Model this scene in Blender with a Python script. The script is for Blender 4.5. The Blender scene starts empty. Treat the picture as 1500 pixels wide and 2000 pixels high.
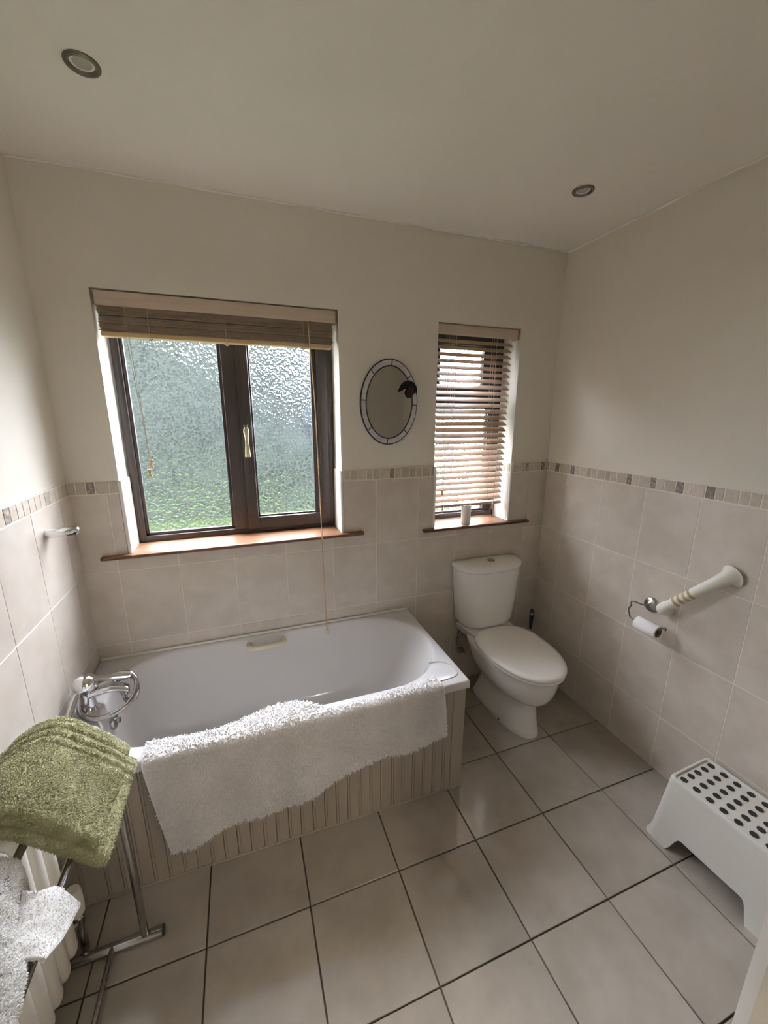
import bpy, bmesh, math, random
import numpy as np
from mathutils import Matrix, Vector, Euler

random.seed(7); np.random.seed(7)
scene = bpy.context.scene
COL = scene.collection
PI = math.pi

# ------------------------------------------------------------------ camera
def cam_matrix(loc, yaw, pitch, roll):
    R = Matrix.Rotation(yaw, 4, 'Z') @ Matrix.Rotation(PI/2 + pitch, 4, 'X') @ Matrix.Rotation(roll, 4, 'Z')
    return Matrix.Translation(loc) @ R
cd = bpy.data.cameras.new('camera')
cam = bpy.data.objects.new('camera', cd); COL.objects.link(cam)
cd.sensor_fit = 'HORIZONTAL'; cd.sensor_width = 36.0
cd.lens = 36.0*777.354/1500.0
cd.clip_start = 0.02; cd.clip_end = 200
cam.matrix_world = cam_matrix((0.7062, -2.0234, 1.7142), -0.3442, -0.2393, 0.0023)
scene.camera = cam

# ------------------------------------------------------------------ sky, light, exposure
world = bpy.data.worlds.new('overcast_sky'); scene.world = world
world.use_nodes = True
wn = world.node_tree.nodes; wl = world.node_tree.links; wn.clear()
w_out = wn.new('ShaderNodeOutputWorld'); w_bg = wn.new('ShaderNodeBackground')
w_tc = wn.new('ShaderNodeTexCoord'); w_sep = wn.new('ShaderNodeSeparateXYZ')
w_mr = wn.new('ShaderNodeMapRange')            # overcast sky: zenith brighter than the horizon
w_mr.inputs['From Min'].default_value = 0.0; w_mr.inputs['From Max'].default_value = 1.0
w_mr.inputs['To Min'].default_value = 0.30; w_mr.inputs['To Max'].default_value = 1.0
w_mul = wn.new('ShaderNodeMath'); w_mul.operation = 'MULTIPLY'
SKY = 100.0
w_mul.inputs[1].default_value = SKY
wl.new(w_tc.outputs['Generated'], w_sep.inputs[0]); wl.new(w_sep.outputs['Z'], w_mr.inputs['Value'])
wl.new(w_mr.outputs[0], w_mul.inputs[0]); wl.new(w_mul.outputs[0], w_bg.inputs['Strength'])
w_bg.inputs['Color'].default_value = (0.935, 0.965, 1.07, 1)
wl.new(w_bg.outputs[0], w_out.inputs[0])

def portal(loc, sx, sz):
    ld = bpy.data.lights.new('window_light_portal', 'AREA'); ld.shape = 'RECTANGLE'
    ld.size = sx; ld.size_y = sz; ld.cycles.is_portal = True
    lo = bpy.data.objects.new('window_light_portal', ld); COL.objects.link(lo)
    lo.location = loc; lo.rotation_euler = (-PI/2, 0, 0)      # points into the room (-y)
portal((0.694, 0.30, 1.65), 1.02, 1.12)
portal((1.998, 0.30, 1.63), 0.54, 1.12)

scene.view_settings.view_transform = 'Standard'
scene.view_settings.look = 'None'
scene.view_settings.gamma = 1.0
scene.view_settings.use_curve_mapping = False
scene.view_settings.exposure = 0.95
scene.cycles.max_bounces = 14; scene.cycles.diffuse_bounces = 8
scene.cycles.transparent_max_bounces = 16; scene.cycles.transmission_bounces = 8
scene.cycles.sample_clamp_indirect = 8.0

# ------------------------------------------------------------------ materials
def new_mat(name):
    m = bpy.data.materials.new(name); m.use_nodes = True
    nt = m.node_tree; nt.nodes.clear()
    out = nt.nodes.new('ShaderNodeOutputMaterial')
    b = nt.nodes.new('ShaderNodeBsdfPrincipled')
    nt.links.new(b.outputs[0], out.inputs[0])
    return m, nt, b, out

def mat(name, col, rough=0.5, metal=0.0, col2=None, scale=8.0, detail=4.0, bump=0.0, bscale=None, bdist=0.002, lo=0.35, hi=0.65,
        rnd=0.0, spec=0.5, coat=0.0, stretch=None, sub=0.0):
    """principled material; col2 mottles it with noise; bump adds fine relief; rnd varies brightness from object to object"""
    m, nt, b, out = new_mat(name)
    N, L = nt.nodes, nt.links
    b.inputs['Roughness'].default_value = rough; b.inputs['Metallic'].default_value = metal
    b.inputs['Specular IOR Level'].default_value = spec
    b.inputs['Coat Weight'].default_value = coat; b.inputs['Coat Roughness'].default_value = .10 if coat else .03
    b.inputs['Base Color'].default_value = (*col, 1)
    tc = N.new('ShaderNodeTexCoord'); oi = N.new('ShaderNodeObjectInfo')
    off = N.new('ShaderNodeVectorMath'); off.operation = 'MULTIPLY_ADD'
    comb = N.new('ShaderNodeCombineXYZ')
    for i in range(3): L.new(oi.outputs['Random'], comb.inputs[i])
    off.inputs[1].default_value = (37, 53, 71)
    L.new(comb.outputs[0], off.inputs[0]); L.new(tc.outputs['Object'], off.inputs[2])
    vec = off.outputs[0]
    if stretch:
        mp = N.new('ShaderNodeMapping'); mp.inputs['Scale'].default_value = stretch
        L.new(vec, mp.inputs['Vector']); vec = mp.outputs[0]
    csock = None
    if col2 is not None:
        nz = N.new('ShaderNodeTexNoise'); nz.inputs['Scale'].default_value = scale; nz.inputs['Detail'].default_value = detail
        L.new(vec, nz.inputs['Vector'])
        rp = N.new('ShaderNodeMapRange'); rp.inputs['From Min'].default_value = lo; rp.inputs['From Max'].default_value = hi
        L.new(nz.outputs['Fac'], rp.inputs['Value'])
        mx = N.new('ShaderNodeMix'); mx.data_type = 'RGBA'
        mx.inputs['A'].default_value = (*col, 1); mx.inputs['B'].default_value = (*col2, 1)
        L.new(rp.outputs[0], mx.inputs['Factor']); csock = mx.outputs['Result']
    if rnd > 0:
        mr = N.new('ShaderNodeMapRange'); mr.inputs['To Min'].default_value = 1-rnd; mr.inputs['To Max'].default_value = 1+rnd
        L.new(oi.outputs['Random'], mr.inputs['Value'])
        sc = N.new('ShaderNodeVectorMath'); sc.operation = 'SCALE'
        if csock is None: sc.inputs[0].default_value = col
        else: L.new(csock, sc.inputs[0])
        L.new(mr.outputs[0], sc.inputs['Scale']); csock = sc.outputs[0]
    if csock is not None: L.new(csock, b.inputs['Base Color'])
    if bump > 0:
        nb = N.new('ShaderNodeTexNoise'); nb.inputs['Scale'].default_value = bscale or scale*6; nb.inputs['Detail'].default_value = 5
        L.new(vec, nb.inputs['Vector'])
        bp = N.new('ShaderNodeBump'); bp.inputs['Strength'].default_value = bump; bp.inputs['Distance'].default_value = bdist
        L.new(nb.outputs['Fac'], bp.inputs['Height']); L.new(bp.outputs[0], b.inputs['Normal'])
    if sub > 0:
        b.inputs['Subsurface Weight'].default_value = sub; b.inputs['Subsurface Radius'].default_value = (.02, .02, .02)
    return m

M = {}
M['plaster'] = mat('plaster_paint', (.75,.71,.635), .85, col2=(.72,.675,.595), scale=2.2, bump=.35, bscale=45, bdist=.003, spec=.2)
M['ceiling'] = mat('ceiling_paint', (.85,.825,.77), .9, col2=(.83,.805,.75), scale=1.6, bump=.35, bscale=30, bdist=.004, spec=.2)
M['wall_tile'] = mat('beige_ceramic_tile', (.61,.55,.485), .33, col2=(.54,.48,.415), scale=9, detail=7, bump=.12, bscale=40, bdist=.001, rnd=.025, spec=.45)
M['wall_grout'] = mat('pale_grout', (.74,.69,.62), .9)
M['floor_tile'] = mat('beige_floor_tile', (.43,.385,.335), .15, col2=(.36,.318,.272), scale=7, detail=9, bump=.06, bscale=35, bdist=.001, rnd=.05, spec=.75, coat=1.0)
M['floor_grout'] = mat('brown_grout', (.10,.075,.055), .95)
M['mosaic_light'] = mat('pale_stone', (.55,.48,.40), .6, col2=(.48,.415,.34), scale=40, bump=.5, bscale=120, rnd=.12)
M['mosaic_mid'] = mat('taupe_stone', (.40,.34,.28), .6, col2=(.50,.44,.36), scale=60, bump=.6, bscale=140, rnd=.15)
M['mosaic_dark'] = mat('dark_stone', (.16,.125,.10), .55, col2=(.42,.36,.30), scale=75, detail=8, lo=.42, hi=.72, bump=.7, bscale=140, rnd=.2)
M['white_trim'] = mat('white_plastic_trim', (.80,.78,.73), .35)
M['acrylic'] = mat('white_acrylic', (.63,.615,.61), .12, spec=.5)
M['ceramic'] = mat('white_ceramic', (.88,.86,.835), .10, spec=.5, coat=.2)
M['seat_plastic'] = mat('white_seat_plastic', (.88,.855,.81), .22)
M['cream_plastic'] = mat('cream_plastic', (.72,.67,.53), .35)
M['panel_paint'] = mat('beige_panel_paint', (.38,.325,.265), .5, col2=(.34,.29,.235), scale=3, stretch=(6,6,1), rnd=.03)
M['brown_pvc'] = mat('brown_window_frame', (.036,.029,.027), .38, col2=(.052,.042,.038), scale=6, stretch=(20,20,1), spec=.5)
M['sill_wood'] = mat('varnished_wood', (.15,.072,.036), .42, col2=(.105,.047,.022), scale=5, stretch=(1,14,14), detail=6, spec=.3)
M['slat'] = None
M['valance'] = mat('tan_wood_valance', (.58,.475,.38), .45, col2=(.52,.42,.33), scale=4, stretch=(1,20,20))
M['rail_pine'] = mat('pine_bottom_rail', (.56,.40,.23), .45, col2=(.50,.35,.19), scale=4, stretch=(1,20,20))
M['cord'] = mat('tan_cord', (.52,.36,.22), .8)
M['cord_pale'] = mat('pale_cord', (.62,.54,.46), .8)
M['pine_knob'] = mat('pine_knob', (.50,.36,.20), .5)
M['chrome'] = mat('chrome', (.80,.80,.82), .08, metal=1)
M['chrome_dull'] = mat('worn_chrome', (.50,.49,.48), .18, metal=1, col2=(.36,.34,.32), scale=14)
M['chrome_dark'] = mat('rail_chrome', (.42,.41,.42), .12, metal=1)
M['nickel'] = mat('brushed_nickel', (.46,.44,.40), .3, metal=1)
M['bronze'] = mat('dull_bronze_metal', (.20,.18,.155), .32, metal=1)
M['wire'] = mat('dark_steel_wire', (.28,.26,.24), .3, metal=1)
M['brass'] = mat('champagne_metal', (.72,.66,.46), .25, metal=1)
M['rad_paint'] = mat('radiator_enamel', (.80,.77,.70), .3)
M['stool_plastic'] = mat('white_polypropylene', (.64,.625,.57), .38)
M['rubber'] = mat('black_rubber', (.025,.022,.02), .6)
M['black'] = mat('black_plastic', (.02,.02,.022), .4)
M['tissue'] = mat('tissue_paper', (.82,.80,.80), .95)
M['card'] = mat('brown_card', (.22,.15,.10), .9)
M['band'] = mat('tan_grip_band', (.45,.33,.16), .6)
M['blue_plastic'] = mat('navy_plastic', (.015,.03,.10), .35)
M['white_plastic'] = mat('white_plastic', (.78,.78,.76), .35)
M['grey_pipe'] = mat('grey_pipe', (.28,.25,.23), .5)
M['lead'] = mat('lead_came', (.035,.032,.035), .45, metal=.3)
M['pearl_glass'] = mat('pearly_stained_glass', (.50,.48,.50), .18, col2=(.62,.60,.62), scale=14, stretch=(1,1,4), rnd=.06, coat=.5)
M['mirror'] = mat('mirror_silver', (.62,.62,.60), .015, metal=1)
M['leaf_glass'] = mat('dark_leaf_glass', (.012,.012,.016), .25)
M['petal_glass'] = mat('plum_petal_glass', (.045,.018,.026), .25)
M['cup'] = mat('white_stoneware', (.80,.79,.76), .35)
M['white_pile'] = mat('white_cotton_pile', (.87,.845,.84), .95, col2=(.80,.77,.76), scale=9, spec=.1)
M['green_pile'] = mat('olive_cotton_pile', (.50,.49,.31), .95, col2=(.36,.35,.20), scale=26, spec=.1)
M['white_terry'] = mat('white_terry', (.88,.87,.85), .95, col2=(.82,.80,.77), scale=14, spec=.1)
M['hem'] = mat('white_hem', (.80,.78,.76), .8)
M['door_paint'] = mat('white_gloss_paint', (.74,.70,.64), .35)
M['lamp_glass'] = mat('unlit_bulb_glass', (.42,.40,.35), .3, bump=.4, bscale=200)
M['lawn'] = mat('lawn_green', (.008,.0115,.0045), .95, col2=(.011,.016,.0065), scale=3, spec=0)
M['hedge'] = mat('hedge_green', (.0048,.0058,.0050), .9, col2=(.0095,.0113,.0100), scale=2.6, detail=6, spec=0)
M['conifer'] = mat('blue_green_conifer', (.0055,.0068,.0085), .9, col2=(.0115,.014,.017), scale=1.2, detail=6, spec=0)
M['fence'] = mat('weathered_fence', (.30,.36,.40), .9, col2=(.40,.46,.50), scale=3)

def slat_mat():
    m, nt, b, out = new_mat('stained_wood_slat')
    N, L = nt.nodes, nt.links
    tc = N.new('ShaderNodeTexCoord'); mp = N.new('ShaderNodeMapping'); mp.inputs['Scale'].default_value = (2, 60, 60)
    nz = N.new('ShaderNodeTexNoise'); nz.inputs['Scale'].default_value = 3; nz.inputs['Detail'].default_value = 5
    L.new(tc.outputs['Object'], mp.inputs[0]); L.new(mp.outputs[0], nz.inputs['Vector'])
    mx = N.new('ShaderNodeMix'); mx.data_type = 'RGBA'
    mx.inputs['A'].default_value = (.47,.385,.31,1); mx.inputs['B'].default_value = (.56,.46,.375,1)
    L.new(nz.outputs['Fac'], mx.inputs['Factor']); L.new(mx.outputs['Result'], b.inputs['Base Color'])
    b.inputs['Roughness'].default_value = .45
    tr = N.new('ShaderNodeBsdfTranslucent'); tr.inputs['Color'].default_value = (.62,.44,.28,1)
    ms = N.new('ShaderNodeMixShader'); ms.inputs[0].default_value = .45
    L.new(b.outputs[0], ms.inputs[1]); L.new(tr.outputs[0], ms.inputs[2]); L.new(ms.outputs[0], out.inputs[0])
    return m
M['slat'] = slat_mat()

def pebble_glass(name, tint, scale):
    """obscure glass: the patterned face scatters part of the light and lets part straight through"""
    m, nt, b, out = new_mat(name); nt.nodes.remove(b)
    N, L = nt.nodes, nt.links
    tc = N.new('ShaderNodeTexCoord')
    nz = N.new('ShaderNodeTexNoise'); nz.inputs['Scale'].default_value = scale*.9; nz.inputs['Detail'].default_value = 2
    L.new(tc.outputs['Object'], nz.inputs['Vector'])
    add = N.new('ShaderNodeVectorMath'); add.operation = 'MULTIPLY_ADD'; add.inputs[1].default_value = (.02,.02,.02)
    L.new(nz.outputs['Color'], add.inputs[0]); L.new(tc.outputs['Object'], add.inputs[2])
    vo = N.new('ShaderNodeTexVoronoi'); vo.feature = 'SMOOTH_F1'; vo.inputs['Scale'].default_value = scale; vo.inputs['Smoothness'].default_value = .35
    L.new(add.outputs[0], vo.inputs['Vector'])
    bp = N.new('ShaderNodeBump'); bp.inputs['Strength'].default_value = 1.0; bp.inputs['Distance'].default_value = .012
    L.new(vo.outputs['Distance'], bp.inputs['Height'])
    cr = N.new('ShaderNodeMapRange'); cr.inputs['From Min'].default_value = .12; cr.inputs['From Max'].default_value = .62
    cr.inputs['To Min'].default_value = .58; cr.inputs['To Max'].default_value = 1.0       # refracted light lines put into the tint: cell centres dark, edges bright
    L.new(vo.outputs['Distance'], cr.inputs['Value'])
    tn = N.new('ShaderNodeVectorMath'); tn.operation = 'SCALE'; tn.inputs[0].default_value = tint; L.new(cr.outputs[0], tn.inputs['Scale'])
    rf = N.new('ShaderNodeBsdfRefraction'); rf.inputs['IOR'].default_value = 1.42; rf.inputs['Roughness'].default_value = .12
    L.new(tn.outputs[0], rf.inputs['Color']); L.new(bp.outputs[0], rf.inputs['Normal'])
    tp = N.new('ShaderNodeBsdfTransparent'); L.new(tn.outputs[0], tp.inputs['Color'])
    gl = N.new('ShaderNodeBsdfGlossy'); gl.inputs['Roughness'].default_value = .12; L.new(bp.outputs[0], gl.inputs['Normal'])
    m1 = N.new('ShaderNodeMixShader')
    mrx = N.new('ShaderNodeMapRange'); mrx.inputs['From Min'].default_value = .25; mrx.inputs['From Max'].default_value = .6
    mrx.inputs['To Min'].default_value = .55; mrx.inputs['To Max'].default_value = .12      # clear pebble crowns, scattering ridges
    L.new(vo.outputs['Distance'], mrx.inputs['Value']); L.new(mrx.outputs[0], m1.inputs[0])
    L.new(rf.outputs[0], m1.inputs[1]); L.new(tp.outputs[0], m1.inputs[2])
    m2 = N.new('ShaderNodeMixShader'); m2.inputs[0].default_value = .06
    L.new(m1.outputs[0], m2.inputs[1]); L.new(gl.outputs[0], m2.inputs[2]); L.new(m2.outputs[0], out.inputs[0])
    return m
def clear_glass():
    m, nt, b, out = new_mat('clear_glass_face'); nt.nodes.remove(b)
    N, L = nt.nodes, nt.links
    tp = N.new('ShaderNodeBsdfTransparent'); tp.inputs['Color'].default_value = (.97,.972,.972,1)
    gl = N.new('ShaderNodeBsdfGlossy'); gl.inputs['Roughness'].default_value = .02
    ms = N.new('ShaderNodeMixShader'); ms.inputs[0].default_value = .05
    L.new(tp.outputs[0], ms.inputs[1]); L.new(gl.outputs[0], ms.inputs[2]); L.new(ms.outputs[0], out.inputs[0])
    return m
M['pebble'] = pebble_glass('pebbled_obscure_glass', (.94,.955,.955), 75)
M['clear'] = clear_glass()

# ------------------------------------------------------------------ mesh helpers
def tag(o, label=None, cat=None, group=None, kind=None):
    if label: o['label'] = label
    if cat: o['category'] = cat
    if group: o['group'] = group
    if kind: o['kind'] = kind
    return o

def link(name, me, parent=None, loc=(0,0,0), rot=(0,0,0)):
    o = bpy.data.objects.new(name, me); COL.objects.link(o)
    o.location = loc; o.rotation_euler = rot
    if parent is not None: o.parent = parent
    return o

def empty(name, loc=(0,0,0), rz=0.0):
    o = bpy.data.objects.new(name, None); COL.objects.link(o)
    o.location = loc; o.rotation_euler = (0,0,rz); o.empty_display_size = .05
    return o

def catmull(pts, n=8, closed=False):
    P = [np.array(p, float) for p in pts]; out = []
    m = len(P); segs = m if closed else m-1
    for i in range(segs):
        p0 = P[(i-1) % m] if (closed or i > 0) else 2*P[0]-P[1]
        p1 = P[i]; p2 = P[(i+1) % m]
        p3 = P[(i+2) % m] if (closed or i+2 < m) else 2*P[-1]-P[-2]
        for k in range(n):
            t = k/n
            out.append(.5*((2*p1)+(-p0+p2)*t+(2*p0-5*p1+4*p2-p3)*t*t+(-p0+3*p1-3*p2+p3)*t**3))
    if not closed: out.append(P[-1])
    return out

class MB:
    """collects shapes into one mesh"""
    def __init__(s): s.v = []; s.f = []; s.m = []
    def add(s, verts, faces, mi=0):
        b = len(s.v); s.v.extend([tuple(map(float, p)) for p in verts])
        s.f.extend([tuple(i+b for i in f) for f in faces]); s.m.extend([mi]*len(faces)); return s
    def box(s, x0, x1, y0, y1, z0, z1, bev=0.0, seg=2, mi=0):
        x0, x1 = min(x0,x1), max(x0,x1); y0, y1 = min(y0,y1), max(y0,y1); z0, z1 = min(z0,z1), max(z0,z1)
        v = [(x0,y0,z0),(x1,y0,z0),(x1,y1,z0),(x0,y1,z0),(x0,y0,z1),(x1,y0,z1),(x1,y1,z1),(x0,y1,z1)]
        f = [(0,3,2,1),(4,5,6,7),(0,1,5,4),(1,2,6,5),(2,3,7,6),(3,0,4,7)]
        if bev > 0:
            bm = bmesh.new(); vs = [bm.verts.new(p) for p in v]
            for q in f: bm.faces.new([vs[i] for i in q])
            bmesh.ops.bevel(bm, geom=bm.edges[:], offset=min(bev, .49*min(x1-x0,y1-y0,z1-z0)), segments=seg, profile=.5, affect='EDGES')
            bm.verts.index_update()
            v = [p.co[:] for p in bm.verts]; f = [[q.index for q in g.verts] for g in bm.faces]; bm.free()
        return s.add(v, f, mi)
    def loft(s, rings, closed=True, cap0=False, cap1=False, mi=0):
        n = len(rings[0]); v = [p for r in rings for p in r]; f = []
        for i in range(len(rings)-1):
            for j in range(n if closed else n-1):
                a = i*n+j; b = i*n+(j+1) % n
                f.append((a, b, b+n, a+n))
        if cap0: f.append(tuple(range(n))[::-1])
        if cap1: f.append(tuple((len(rings)-1)*n+j for j in range(n)))
        return s.add(v, f, mi)
    def lathe(s, prof, seg=24, M4=None, cap0=True, cap1=True, mi=0):
        """profile of (radius, height) turned about z, then moved by M4"""
        rings = []
        for r, h in prof:
            ring = [Vector((r*math.cos(2*PI*k/seg), r*math.sin(2*PI*k/seg), h)) for k in range(seg)]
            if M4 is not None: ring = [M4 @ p for p in ring]
            rings.append([tuple(p) for p in ring])
        return s.loft(rings, True, cap0, cap1, mi)
    def tube(s, pts, r, seg=10, caps=True, mi=0, closed=False):
        P = [np.array(p, float) for p in pts]; n = len(P)
        rad = r if hasattr(r, '__len__') else [r]*n
        rings = []; up = None
        for i in range(n):
            if closed: t = P[(i+1) % n]-P[i-1]
            else: t = P[min(i+1,n-1)]-P[max(i-1,0)]
            t = t/(np.linalg.norm(t)+1e-12)
            if up is None:
                a = np.array([0,0,1.]) if abs(t[2]) < .9 else np.array([1.,0,0])
                up = np.cross(t, a)
            up = up-t*np.dot(up,t); up /= np.linalg.norm(up)+1e-12
            w = np.cross(t, up)
            rings.append([tuple(P[i]+rad[i]*(math.cos(2*PI*k/seg)*up+math.sin(2*PI*k/seg)*w)) for k in range(seg)])
        if closed: rings.append(rings[0])
        return s.loft(rings, True, caps and not closed, caps and not closed, mi)
    def prism(s, poly, z0, z1, M4=None, mi=0):
        n = len(poly)
        v = [Vector((x,y,z0)) for x,y in poly]+[Vector((x,y,z1)) for x,y in poly]
        if M4 is not None: v = [M4 @ p for p in v]
        f = [tuple(range(n))[::-1], tuple(range(n,2*n))]+[(i,(i+1)%n,(i+1)%n+n,i+n) for i in range(n)]
        return s.add([tuple(p) for p in v], f, mi)
    def mesh(s, name, mats, smooth=False, angle=40, fix=True):
        me = bpy.data.meshes.new(name); me.from_pydata(s.v, [], s.f)
        for m_ in (mats if isinstance(mats, (list,tuple)) else [mats]): me.materials.append(M[m_] if isinstance(m_, str) else m_)
        if any(s.m): me.polygons.foreach_set('material_index', s.m)
        if fix:
            bm = bmesh.new(); bm.from_mesh(me); bmesh.ops.recalc_face_normals(bm, faces=bm.faces[:]); bm.to_mesh(me); bm.free()
        if smooth:
            me.shade_smooth(); me.set_sharp_from_angle(angle=math.radians(angle))
        me.update(); return me
    def build(s, name, mats, parent=None, smooth=False, angle=40, loc=(0,0,0), rot=(0,0,0), fix=True):
        return link(name, s.mesh(name, mats, smooth, angle, fix), parent, loc, rot)

def np_mesh(name, V, F, mats, parent=None, smooth=True):
    """fast mesh from numpy arrays; F is (n,3) or (n,4)"""
    me = bpy.data.meshes.new(name)
    k = F.shape[1]
    me.vertices.add(len(V)); me.vertices.foreach_set('co', np.ascontiguousarray(V, dtype=np.float32).ravel())
    me.loops.add(F.size); me.loops.foreach_set('vertex_index', np.ascontiguousarray(F, dtype=np.int32).ravel())
    me.polygons.add(len(F)); me.polygons.foreach_set('loop_start', np.arange(0, F.size, k, dtype=np.int32))
    me.materials.append(M[mats]); me.update(calc_edges=True); me.validate()
    if smooth: me.shade_smooth()
    return link(name, me, parent)

def tufts(name, P, Nn, length, rad, lean, jitter, matname, parent, rng, tip=.5):
    """short fibres standing on the sampled points P with normals Nn"""
    n = len(P)
    d = Nn*1.0+np.array(lean)[None,:]+rng.normal(0, jitter, (n,3))
    d /= np.linalg.norm(d, axis=1)[:,None]
    a = np.where(np.abs(d[:,2:3]) < .9, np.array([[0,0,1.]]), np.array([[1.,0,0]]))
    u = np.cross(d, a); u /= np.linalg.norm(u, axis=1)[:,None]; w = np.cross(d, u)
    ln = length*rng.uniform(.65, 1.25, (n,1)); rr = rad*rng.uniform(.8, 1.25, (n,1))
    bend = np.array(lean)[None,:]*ln*.4+rng.normal(0, .12, (n,3))*ln
    V = np.zeros((n,7,3))
    for k in range(3):
        c, s_ = math.cos(2*PI*k/3), math.sin(2*PI*k/3)
        V[:,k] = P+rr*(c*u+s_*w)-d*.001
        V[:,3+k] = P+d*ln*.6+bend*.3+rr*.9*(c*u+s_*w)
    V[:,6] = P+d*ln+bend
    base = (np.arange(n)*7)[:,None]
    F = []
    for k in range(3):
        j = (k+1) % 3
        F += [np.concatenate([base+k, base+j, base+3+j],1), np.concatenate([base+k, base+3+j, base+3+k],1), np.concatenate([base+3+k, base+3+j, base+6],1)]
    o = np_mesh(name, V.reshape(-1,3), np.concatenate(F,0), matname, parent, True)
    o['kind'] = 'stuff'
    return o

def fbm(x, y, seed, oct=4, f0=1.0):
    """cheap smooth noise on arrays"""
    r = np.random.RandomState(seed); s = np.zeros_like(x, dtype=float); a = 1.0; f = f0
    for _ in range(oct):
        for _k in range(3):
            th = r.uniform(0, 2*PI); ph = r.uniform(0, 2*PI)
            s += a/3*np.sin(f*(x*math.cos(th)+y*math.sin(th))*r.uniform(.8,1.25)+ph)
        a *= .5; f *= 2.05
    return s

def sample_grid(G, n, rng, keep=None):
    """random points and normals on a grid surface G[i,j]"""
    ni, nj = G.shape[:2]
    du = G[1:, :-1]-G[:-1, :-1]; dv = G[:-1, 1:]-G[:-1, :-1]
    nr = np.cross(du, dv); ar = np.linalg.norm(nr, axis=2)
    pr = (ar/ar.sum()).ravel(); idx = rng.choice(len(pr), n, p=pr)
    i, j = idx//(nj-1), idx % (nj-1)
    a = rng.uniform(0,1,(n,1)); b = rng.uniform(0,1,(n,1))
    P = (G[i,j]*(1-a)*(1-b)+G[i+1,j]*a*(1-b)+G[i,j+1]*(1-a)*b+G[i+1,j+1]*a*b)
    Nn = nr[i,j]/(ar[i,j][:,None]+1e-12)
    return P, Nn

def grid_faces(ni, nj):
    I, J = np.meshgrid(np.arange(ni-1), np.arange(nj-1), indexing='ij')
    a = (I*nj+J).ravel()
    return np.stack([a, a+1, a+nj+1, a+nj], 1)

# ------------------------------------------------------------------ room dimensions (metres)
W, H = 2.5319, 2.6084
YF = -2.46                       # wall behind the camera
ZB, TH, TW = 1.3738, .3617, .25  # underside of the mosaic band, wall tile height and width
ZM = 1.4316                      # top of the mosaic band
PL = .004                        # plaster sits this far behind the tile plane
W1 = (.192, 1.196, 1.085, 2.202) # window openings x0 x1 z0 z1
W2 = (1.738, 2.262, 1.062, 2.190)
WT = .30                         # wall thickness

# ------------------------------------------------------------------ structure
floor = tag(MB().box(-.02, W+.02, YF-.02, .02, -.06, -.006).build('floor', 'floor_grout'), 'brown grouted floor bed under large beige tiles', None, None, 'structure')
ceiling = tag(MB().box(-.3, W+.3, YF-.3, WT, H, H+.12).build('ceiling', 'ceiling'), 'off-white painted plaster ceiling of the bathroom', None, None, 'structure')
b = MB()
for x0, x1, z0, z1 in ((-.3, W1[0], -.06, H), (W1[0], W1[1], -.06, W1[2]-.03), (W1[0], W1[1], W1[3], H), (W1[1], W2[0], -.06, H),
                       (W2[0], W2[1], -.06, W2[2]-.03), (W2[0], W2[1], W2[3], H), (W2[1], W+.3, -.06, H)):
    if x1 <= 1.2: b.box(x0, x1, PL, WT, z0, z1)
    else:                                            # the plaster steps back a few millimetres right of the mirror
        for xa, xb, rec in ((x0, min(x1, 1.578), 0), (max(x0, 1.578), x1, .007)):
            if xb-xa < 1e-4: continue
            if z0 < ZM: b.box(xa, xb, PL, WT, z0, min(z1, ZM-.004))
            if z1 > ZM: b.box(xa, xb, PL+rec, WT, max(z0, ZM-.004), z1)
wall_back = tag(b.build('wall_back', 'plaster'), 'cream wall with two windows above beige tiling', None, None, 'structure')
wall_left = tag(MB().box(-.25, -PL, YF-.25, .02, -.06, H).build('wall_left', 'plaster'), 'cream wall beside the bath tap end', None, None, 'structure')
wall_right = tag(MB().box(W+PL, W+.25, YF-.25, .02, -.06, H).build('wall_right', 'plaster'), 'cream wall behind toilet roll and grab bar', None, None, 'structure')
b = MB()
DX0, DX1, DZ = 1.17, 1.95, 2.03
b.box(-.25, DX0, YF-.14, YF, -.06, H); b.box(DX1, W+.25, YF-.14, YF, -.06, H); b.box(DX0, DX1, YF-.14, YF, DZ, H)
wall_front = tag(b.build('wall_front', 'plaster'), 'cream wall with the open doorway behind the viewer', None, None, 'structure')

# --- tile pieces
_tile_cache = {}
def tile_mesh(w, h, t, matname, name, ch=.0012):
    key = (round(w,4), round(h,4), t, matname)
    if key not in _tile_cache:
        v = [(0,0,0),(w,0,0),(w,h,0),(0,h,0),(0,0,t-ch),(w,0,t-ch),(w,h,t-ch),(0,h,t-ch),(ch,ch,t),(w-ch,ch,t),(w-ch,h-ch,t),(ch,h-ch,t)]
        f = [(0,3,2,1),(0,1,5,4),(1,2,6,5),(2,3,7,6),(3,0,4,7),(4,5,9,8),(5,6,10,9),(6,7,11,10),(7,4,8,11),(8,9,10,11)]
        m_ = MB().add(v, f)
        _tile_cache[key] = m_.mesh(name, matname)
    return _tile_cache[key]

# frame of each tiled surface: local x along the wall, local y up, local z out of the wall
M_BACK = Matrix(((1,0,0,0),(0,0,-1,PL),(0,1,0,0),(0,0,0,1)))
M_RIGHT = Matrix(((0,0,-1,W+PL),(-1,0,0,0),(0,1,0,0),(0,0,0,1)))      # local x runs from the back wall towards the viewer
M_LEFT = Matrix(((0,0,1,-PL),(1,0,0,0),(0,1,0,0),(0,0,0,1)))          # local x = world y
M_FLOOR = Matrix(((1,0,0,0),(0,1,0,0),(0,0,1,-.006),(0,0,0,1)))

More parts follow.
